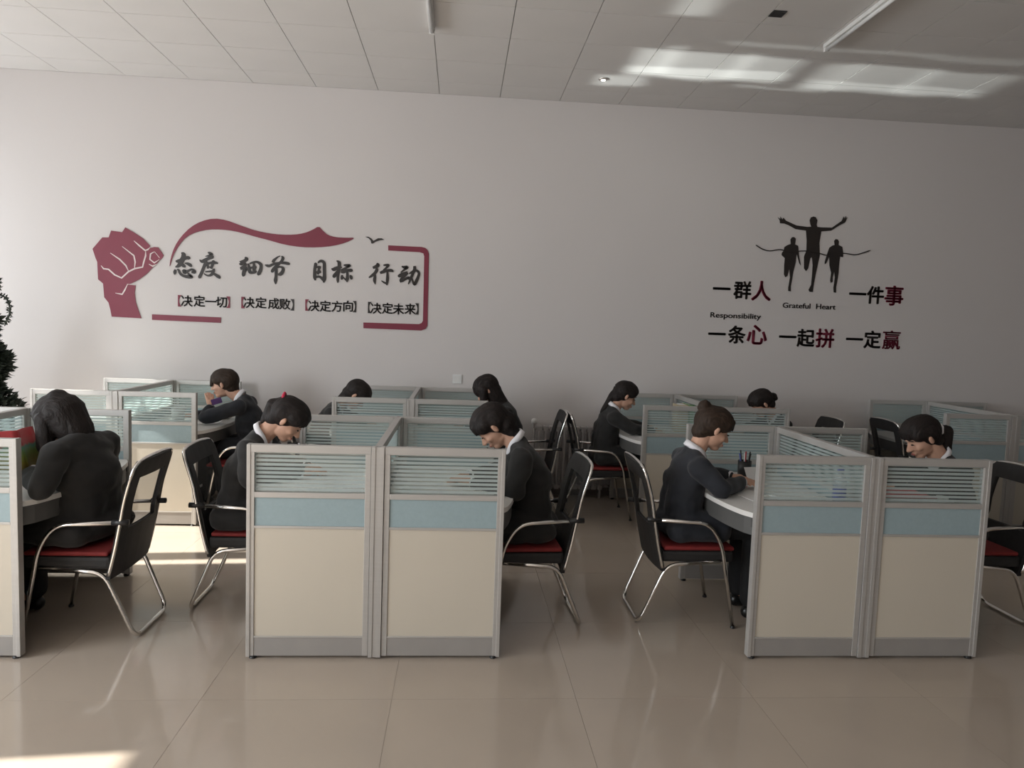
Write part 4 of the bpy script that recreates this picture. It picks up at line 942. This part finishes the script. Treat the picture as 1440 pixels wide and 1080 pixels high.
person('girl with a brown fringe propping her chin at the sunlit rear left desk', -1.72, 6.10, -1,
       head=(.24, 1.055), pitch=8, sh=(.075, .885), jacket='jacket_navy', hairmat='hair_brown',
       el=((.32, -.20, .790), (.34, .16, .790)), wr=((.50, -.05, .775), (.325, .075, .865)), handdir=((1, .2, 0), (.25, -.45, .9)),
       hair=(('c', (.075, -.02, .070), (.105, -.01, .0), .024, .013), ('c', (.075, .02, .070), (.103, .015, .0), .024, .013), ('gc', (-.07, 0, .0), (-.09, 0, -.07), .05, .035)))
person('woman bent very low over the rear middle desk, only dark hair and back showing', -1.18, 6.10, 1,
       head=(.315, .995), pitch=52, sh=(.130, .845), hair=(('gc', (-.05, 0, .02), (-.11, 0, -.04), .06, .05),) + fringe)
person('woman whose dark hair hides her face, at the right of the rear middle block', .47, 6.10, -1,
       head=(.225, 1.070), pitch=38, sh=(.065, .895), collar=False,
       hair=(('e', (.06, .0, .03), (.05, .075, .06)), ('gc', (-.03, 0, .0), (-.12, 0, -.12), .085, .07), ('gc', (.03, .06, .0), (.03, .07, -.10), .045, .03), ('gc', (.03, -.06, .0), (.03, -.07, -.10), .045, .03), ('ge', (-.12, 0, -.125), (.085, .095, .04))) + fringe)
person('woman with a low ponytail in profile, just right of the radiator', 1.29, 6.10, 1,
       head=(.165, 1.050), pitch=24, sh=(.045, .880), hair=(('gc', (-.06, 0, .055), (-.110, 0, .0), .036, .036), ('gc', (-.110, 0, .0), (-.20, 0, -.15), .036, .020)),
       tie=((-.075, 0, .055), (-1, 0, -.6), .030, 'white_cotton'))
person('woman with a small bun bowed behind the glass at the rear right block', 2.92, 6.10, -1,
       head=(.235, 1.015), pitch=36, sh=(.085, .850), hair=gbun((-.105, 0, .065), .034) + fringe, tie=((-.080, 0, .055), (1, 0, -.3), .022, 'pink_tie'))

# ================================================================== DESK ITEMS
DT = 0.7315
def sheet(x, y, rz, label, group, w=.21, h=.297, z=DT, material='paper', curl=0.0, name='paper_sheet', cat='paper'):
    bm = bmesh.new(); n = 6; rows_ = []
    for k in range(n + 1):
        u = -w / 2 + w * k / n
        zz = curl * (u / w) ** 2
        rows_.append([bm.verts.new((u, -h / 2, zz)), bm.verts.new((u, h / 2, zz)), bm.verts.new((u, h / 2, zz + .0015)), bm.verts.new((u, -h / 2, zz + .0015))])
    for a, b in zip(rows_, rows_[1:]):
        for q in range(4): bm.faces.new((a[q], a[(q + 1) % 4], b[(q + 1) % 4], b[q]))
    bm.faces.new(rows_[0]); bm.faces.new(rows_[-1][::-1])
    o = finish(bm, name, M[material]); o.location = (x, y, z); o.rotation_euler = (0, 0, rz)
    return tag(o, label, cat, group)

def open_book(x, y, rz, label, z=DT, w=.15, h=.21, cover='red_cover'):
    t = thing('open_book', label, 'book', (x, y, z), rz, 'open books on the desks')
    bm = bmesh.new(); box(bm, -w - .004, w + .004, -h / 2 - .003, h / 2 + .003, 0, .002); finish(bm, 'cover', M[cover], t)
    for s in (-1, 1):
        bm = bmesh.new(); rows_ = []
        for k in range(9):
            u = k / 8
            zz = .002 + .016 * math.sin(min(1, u * 1.25) * PI * .5) * (1 - .45 * u)
            rows_.append([bm.verts.new((s * u * w, -h / 2, .002)), bm.verts.new((s * u * w, h / 2, .002)), bm.verts.new((s * u * w, h / 2, zz)), bm.verts.new((s * u * w, -h / 2, zz))])
        for a, b in zip(rows_, rows_[1:]):
            for q in range(4): bm.faces.new((a[q], a[(q + 1) % 4], b[(q + 1) % 4], b[q]))
        bm.faces.new(rows_[-1]);
        finish(bm, 'page_block', M['page'], t, False)
    return t

def book(x, y, z, sx, sy, sz, material, label, group=None, rz=0.0):
    """closed book lying or standing: covers + page block"""
    t = thing('book', label, 'book', (x, y, z), rz, group)
    if sz < sx:
        boxes('cover', M[material], t, (-sx / 2, sx / 2, -sy / 2, sy / 2, 0, .002), (-sx / 2, sx / 2, -sy / 2, sy / 2, sz - .002, sz), (-sx / 2, -sx / 2 + .002, -sy / 2, sy / 2, .002, sz - .002))
        boxes('page_block', M['paper'], t, (-sx / 2 + .002, sx / 2 - .003, -sy / 2 + .003, sy / 2 - .003, .002, sz - .002))
    else:
        boxes('cover', M[material], t, (-sx / 2, -sx / 2 + .002, -sy / 2, sy / 2, 0, sz), (sx / 2 - .002, sx / 2, -sy / 2, sy / 2, 0, sz), (-sx / 2 + .002, sx / 2 - .002, -sy / 2, -sy / 2 + .002, 0, sz))
        boxes('page_block', M['paper'], t, (-sx / 2 + .002, sx / 2 - .002, -sy / 2 + .003, sy / 2 - .003, .002, sz - .004))
    return t

def pen(x, y, rz, label, material='black_plastic', z=DT):
    t = thing('pen', label, 'pen', (x, y, z + .005), rz, 'pens lying on the desks')
    bm = bmesh.new(); tube(bm, [Vector((-.065, 0, 0)), Vector((.055, 0, 0)), Vector((.07, 0, -.001))], .0045, 8, rad=[.0045, .0045, .001]); finish(bm, 'barrel', M[material], t, True)
    boxes('clip', M['chrome'], t, (-.06, -.025, -.001, .001, .0045, .006))
    return t

def cup(x, y, label, z=DT, material='white_plastic', r=.038, h=.095):
    bm = bmesh.new(); lathe(bm, [(r * .72, 0), (r, h), (r * .95, h), (r * .68, .004), (.001, .004)], 0, 0, 24)
    o = finish(bm, 'cup', M[material], None, True); o.location = (x, y, z)
    return tag(o, label, 'cup')

# front middle block
GP = 'loose white sheets on the desks'
open_book(-.62, 3.62, .15, 'open book with printed pages behind the left glass of the middle front block')
sheet(-.82, 3.84, .3, 'white sheet before the woman with the red hair tie', GP)
sheet(-.50, 4.00, -.2, 'white sheet far inside the left desk of the middle front block', GP)
sheet(-.16, 3.60, .1, 'white sheet next to the centre post behind the right glass of the middle front block', GP)
sheet(.02, 3.80, -.35, 'white sheet in front of the bowed woman in black', GP, curl=.05)
open_book(.10, 3.57, PI / 2 + .1, 'open book under the hands of the bowed woman in black', cover='tan_cover')
pen(-.90, 3.55, .2, 'dark pen beside the open book on the middle front block', 'black_plastic')
# crumpled tissue
bm = bmesh.new(); bmesh.ops.create_icosphere(bm, subdivisions=3, radius=.034)
for v in bm.verts: v.co *= 1 + random.uniform(-.22, .22); 
for v in bm.verts: v.co.z = v.co.z * 1.3 + .036
o = finish(bm, 'crumpled_tissue', M['paper']); o.location = (-.245, 3.50, DT); tag(o, 'crumpled white tissue behind the right glass of the middle front block', 'tissue')
# rear middle block
book(-.60, 6.20, DT, .24, .18, .045, 'red_cover', 'red book lying on the left desk of the rear middle block')
book(-.60, 6.20, DT + .0455, .22, .16, .03, 'red_cover', 'red book on top of the red book on the rear middle block')
book(-.12, 6.25, DT, .20, .26, .05, 'red_cover', 'red covered book on the right desk of the rear middle block')
sheet(-.78, 5.90, .2, 'white sheet before the woman bent very low at the rear middle block', GP)
sheet(.05, 5.95, -.2, 'white sheet before the woman whose hair hides her face', GP)
# front right block
sheet(1.66, 3.80, .2, 'white sheet under the hands of the woman with the high bun', GP)
open_book(1.88, 3.75, .1, 'open book beside the front glass of the front right block', cover='tan_cover')
open_book(1.62, 4.08, PI / 2, 'small open notebook before the woman with the high bun', w=.10, h=.15)
o = sheet(1.80, 4.12, .5, 'white card propped up beyond the hands of the woman with the high bun', None, w=.12, h=.10, z=.775, name='paper_card', cat='card'); o.rotation_euler = (1.0, 0, .2)
t = thing('pen_cup', 'dark pen cup with pens behind the hands of the woman with the high bun', 'pen cup', (1.80, 4.28, DT))
bm = bmesh.new(); lathe(bm, [(.040, 0), (.042, .10), (.038, .10), (.036, .004), (.001, .004)], 0, 0, 20); finish(bm, 'holder', M['black_plastic'], t, True)
for k in range(6):
    a = k * 1.05; bm = bmesh.new()
    tube(bm, [Vector((.012 * math.cos(a), .012 * math.sin(a), .006)), Vector((.036 * math.cos(a), .036 * math.sin(a), .145 + .008 * (k % 3)))], .0042, 7)
    finish(bm, 'pen', M[('black_plastic', 'red_cover', 'black_plastic', 'blue_label', 'white_plastic', 'black_plastic')[k]], t, True)
t = thing('water_bottle', 'clear water bottle with blue label behind glass of the front right block', 'bottle', (1.975, 3.48, DT))
bm = bmesh.new(); lathe(bm, [(.028, 0), (.032, .006), (.032, .05), (.030, .055), (.032, .06), (.032, .15), (.026, .172), (.013, .192), (.013, .205)], 0, 0, 24); finish(bm, 'bottle_body', M['clear'], t, True)
bm = bmesh.new(); lathe(bm, [(.0328, .060), (.0332, .062), (.0332, .118), (.0328, .120)], 0, 0, 24); finish(bm, 'label_band', M['blue_label'], t, True)
bm = bmesh.new(); lathe(bm, [(.0155, .200), (.016, .202), (.016, .220), (.0145, .222)], 0, 0, 18); finish(bm, 'bottle_cap', M['blue_label'], t, True)
t = book(2.33, 3.55, DT, .30, .22, .078, 'red_cover', 'thick red folder behind the right glass of the front right block')
cup(2.565, 3.52, 'small white cup right of the red folder on the front right block', h=.07, r=.03)
sheet(2.40, 3.88, .1, 'white sheet before the ponytailed woman in the front right block', GP)
# rear right block
gb = 'upright books on the rear right block'
for k, (mt_, w_, h_, nm) in enumerate((('red_cover', .030, .245, 'red'), ('green_cover', .050, .255, 'green'), ('tan_cover', .085, .250, 'wide tan'))):
    book(2.235 - .10 * 0 - .05 * k - (.03 if k == 2 else 0) - .12, 6.20, DT, w_, .19, h_, mt_, nm + ' upright book behind the glass of the rear right block', gb)
book(1.60, 6.30, DT, .26, .19, .02, 'red_cover', 'thin red book lying on the left desk of the rear right block')
sheet(1.62, 5.92, .15, 'white sheet before the woman right of the radiator', GP)
sheet(2.50, 5.95, .15, 'white sheet before the woman with the pale head band', GP)
# front left block
t = thing('magazine', 'colourful magazine with red top and green and yellow pages held upright at far left', 'magazine', (-2.115, 3.60, .835), -.35, None)
for s in (-1, 1):
    bm = bmesh.new(); rows_ = []
    for k in range(7):
        u = k / 6
        px_, py_ = -.06 * math.sin(u * PI / 2) , s * .135 * u
        rows_.append([bm.verts.new((px_ + .035, py_, 0)), bm.verts.new((px_ - .035, py_, .19)), bm.verts.new((px_ - .038, py_, .19)), bm.verts.new((px_ + .032, py_, 0))])
    for a, b in zip(rows_, rows_[1:]):
        for q in range(4): bm.faces.new((a[q], a[(q + 1) % 4], b[(q + 1) % 4], b[q]))
    bm.faces.new(rows_[0]); bm.faces.new(rows_[-1][::-1])
    finish(bm, 'magazine_page', M['magazine'], t, True)
sheet(-2.20, 4.10, .2, 'white sheet behind the magazine on the front left desk', GP)
# rear left block
cup(-2.22, 5.80, 'white paper cup behind the striped glass of the rear left block', h=.16, r=.055)
sheet(-2.10, 6.12, .1, 'white sheet on the sunlit rear left desk before the girl', GP)
open_book(-2.15, 6.40, .1, 'open book at the back of the sunlit rear left desk', cover='tan_cover')
o = boxes('mobile_phone', M['purple'], None, (-.024, .024, -.004, .004, -.042, .042), bevel=0.003); o.location = (-1.985, 5.985, .922); o.rotation_euler = (0.2, 1.25, .3)
tag(o, 'dark purple phone in the raised hand of the girl at rear left', 'phone')
# far right block
boxes_ = thing('pencil_box', 'small dark box standing on the far right workstation desk', 'box', (4.34, 6.3, DT))
boxes('box_body', M['black_plastic'], boxes_, (-.05, .05, -.04, .04, 0, .10), bevel=.003); boxes('box_lid', M['black_plastic'], boxes_, (-.053, .053, -.043, .043, .10, .115), bevel=.003)
sheet(4.25, 5.85, .2, 'white sheet on the desk of the far right workstation', GP)

# ================================================================== RADIATOR, SOCKET, LAMPS
t = thing('radiator', 'grey column radiator under the bare middle of the back wall', 'radiator', (.78, 6.70, 0))
sec = None
for k in range(11):
    if sec is None:
        bm = bmesh.new()
        for yy in (-.035, .035):
            tube(bm, round_path([(0, yy, .10), (0, yy, .665)], .02), .0125, 8)
        box(bm, -.022, .022, -.045, .045, .085, .125); box(bm, -.022, .022, -.045, .045, .640, .685)
        sec = finish(bm, 'radiator_section', M['radiator'], t, False)
        o = sec
    else:
        o = sec.copy(); COL.objects.link(o); o.parent = t
    o.location = (.06 * k, 0, 0)
for z in (.105, .662):
    bm = bmesh.new(); tube(bm, [Vector((-.04, 0, z)), Vector((.64, 0, z))], .017, 10); finish(bm, 'header_pipe', M['radiator'], t, True)
for x in (.0, .60):
    boxes('radiator_foot', M['radiator'], t, (x - .01, x + .01, -.045, .045, 0, .09))
bm = bmesh.new(); lathe(bm, [(.010, .66), (.012, .70), (.028, .705), (.030, .735), (.020, .75), (.008, .755)], -.05, 0, 16); finish(bm, 'valve', M['lamp_white'], t, True)
bm = bmesh.new(); tube(bm, round_path([(-.05, 0, .70), (-.05, 0, .06), (-.05, .06, .06), (-1.5, .06, .06)], .04), .010, 8); finish(bm, 'feed_pipe', M['radiator'], t, True)
bm = bmesh.new(); tube(bm, round_path([(.63, 0, .105), (.70, 0, .105), (.70, .06, .06), (2.4, .06, .06)], .04), .010, 8); finish(bm, 'return_pipe', M['radiator'], t, True)

t = thing('wall_socket', 'white double wall socket on the back wall above the middle workstations', 'socket', (-.016, YW1, 1.102))
boxes('socket_plate', M['white_plastic'], t, (-.043, .043, -.010, -.0005, -.043, .043), bevel=.002)
boxes('socket_insert', M['lamp_white'], t, (-.030, -.003, -.0125, -.0102, -.026, .026)); boxes('socket_insert', M['lamp_white'], t, (.003, .030, -.0125, -.0102, -.026, .026))

def batten(x, y0, y1, label):
    t = thing('ceiling_batten_light', label, 'ceiling light', (x, (y0 + y1) / 2, CEIL), 0, 'unlit tube lights on the ceiling')
    L_ = (y1 - y0) / 2
    boxes('housing', M['lamp_white'], t, (-.022, .022, -L_, L_, -.028, -.0005), bevel=.003)
    bm = bmesh.new(); tube(bm, [Vector((0, -L_ + .02, -.042)), Vector((0, L_ - .02, -.042))], .014, 12); finish(bm, 'light_tube', M['white_plastic'], t, True)
    for s in (-1, 1): boxes('lamp_holder', M['lamp_white'], t, (-.018, .018, s * (L_ - .012) - .012, s * (L_ - .012) + .012, -.058, -.028), bevel=.002)
batten(-.265, 4.05, 5.32, 'unlit white tube light on the ceiling above the middle workstations, left of the pair')
batten(2.59, 3.98, 5.17, 'unlit white tube light slanting across the ceiling at upper right')
t = thing('ceiling_vent', 'small dark square vent in the ceiling at upper right', 'vent', (2.03, 4.74, CEIL))
boxes('vent_frame', M['vent'], t, (-.045, .045, -.045, -.037, -.006, 0), (-.045, .045, .037, .045, -.006, 0), (-.045, -.037, -.037, .037, -.006, 0), (.037, .045, -.037, .037, -.006, 0))
for k in range(5): boxes('vent_slat', M['vent'], t, (-.037, .037, -.033 + .0145 * k, -.026 + .0145 * k, -.005, -.001))
t = thing('downlight', 'small round ceiling spotlight shining near the back wall', 'ceiling light', (1.148, 6.15, CEIL))
bm = bmesh.new(); lathe(bm, [(.040, 0), (.042, -.006), (.030, -.010)], 0, 0, 24); finish(bm, 'rim', M['chrome'], t, True)
bm = bmesh.new(); lathe(bm, [(.020, -.010), (.017, -.014), (.006, -.016)], 0, 0, 20); finish(bm, 'bulb', M['bulb'], t, True)

# ================================================================== PLANT at the left edge
t = thing('potted_tree', 'tall dark green potted plant at the left edge behind the front left block', 'plant', (-3.78, 5.92, 0))
bm = bmesh.new(); lathe(bm, [(.13, 0), (.15, .02), (.20, .36), (.21, .40), (.185, .40), (.175, .36)], 0, 0, 28); finish(bm, 'pot', M['pot'], t, True)
bm = bmesh.new(); lathe(bm, [(.17, .33), (.175, .355), (.10, .37)], 0, 0, 20); finish(bm, 'soil', M['soil'], t)
bm = bmesh.new(); tube(bm, smooth_path([(0, 0, .35), (.02, .01, .8), (-.01, 0, 1.3), (.03, 0, 1.75)], 5), .018, 8); finish(bm, 'trunk', M['trunk'], t, True)
bm = bmesh.new()
rnd = random.Random(3)
for k in range(6500):
    z = .55 + 1.0 * rnd.random() ** 0.9
    R = (.30 - .20 * (z - .55) / 1.0) * (0.85 + .3 * math.sin(z * 17))
    a = rnd.random() * 2 * PI; r = R * math.sqrt(rnd.random())
    c = Vector((r * math.cos(a), r * math.sin(a), z))
    d = Vector((math.cos(a) * .8 + rnd.uniform(-.4, .4), math.sin(a) * .8 + rnd.uniform(-.4, .4), rnd.uniform(-.5, .7))).normalized()
    s_ = d.cross(Vector((rnd.random(), rnd.random(), rnd.random() + .1))).normalized()
    l_, w_ = rnd.uniform(.05, .085), rnd.uniform(.011, .019)
    up_ = d.cross(s_) * .004
    v = [bm.verts.new(c), bm.verts.new(c + d * l_ * .5 + s_ * w_ + up_), bm.verts.new(c + d * l_), bm.verts.new(c + d * l_ * .5 - s_ * w_ + up_)]
    bm.faces.new(v[:3]); bm.faces.new((v[0], v[2], v[3]))
o = finish(bm, 'foliage', M['leaf'], t); o['kind'] = 'stuff'
bm = bmesh.new()      # thin curling top shoots
for q, pts in enumerate(([(.03, 0, 1.60), (.12, 0, 1.72), (.20, 0, 1.70), (.225, 0, 1.60), (.19, 0, 1.50)], [(.0, 0, 1.62), (.03, 0, 1.80), (.12, .02, 1.88), (.14, .02, 1.78)])):
    pth = smooth_path(pts, 6); tube(bm, pth, .006, 6)
    for p in pth:
        for _ in range(6):
            d = Vector((rnd.uniform(-1, 1), rnd.uniform(-1, 1), rnd.uniform(-1, 1))).normalized(); s_ = d.orthogonal().normalized()
            v = [bm.verts.new(p), bm.verts.new(p + d * .016 + s_ * .006), bm.verts.new(p + d * .032), bm.verts.new(p + d * .016 - s_ * .006)]
            bm.faces.new(v)
o = finish(bm, 'curling_shoots', M['leaf'], t); o['kind'] = 'stuff'
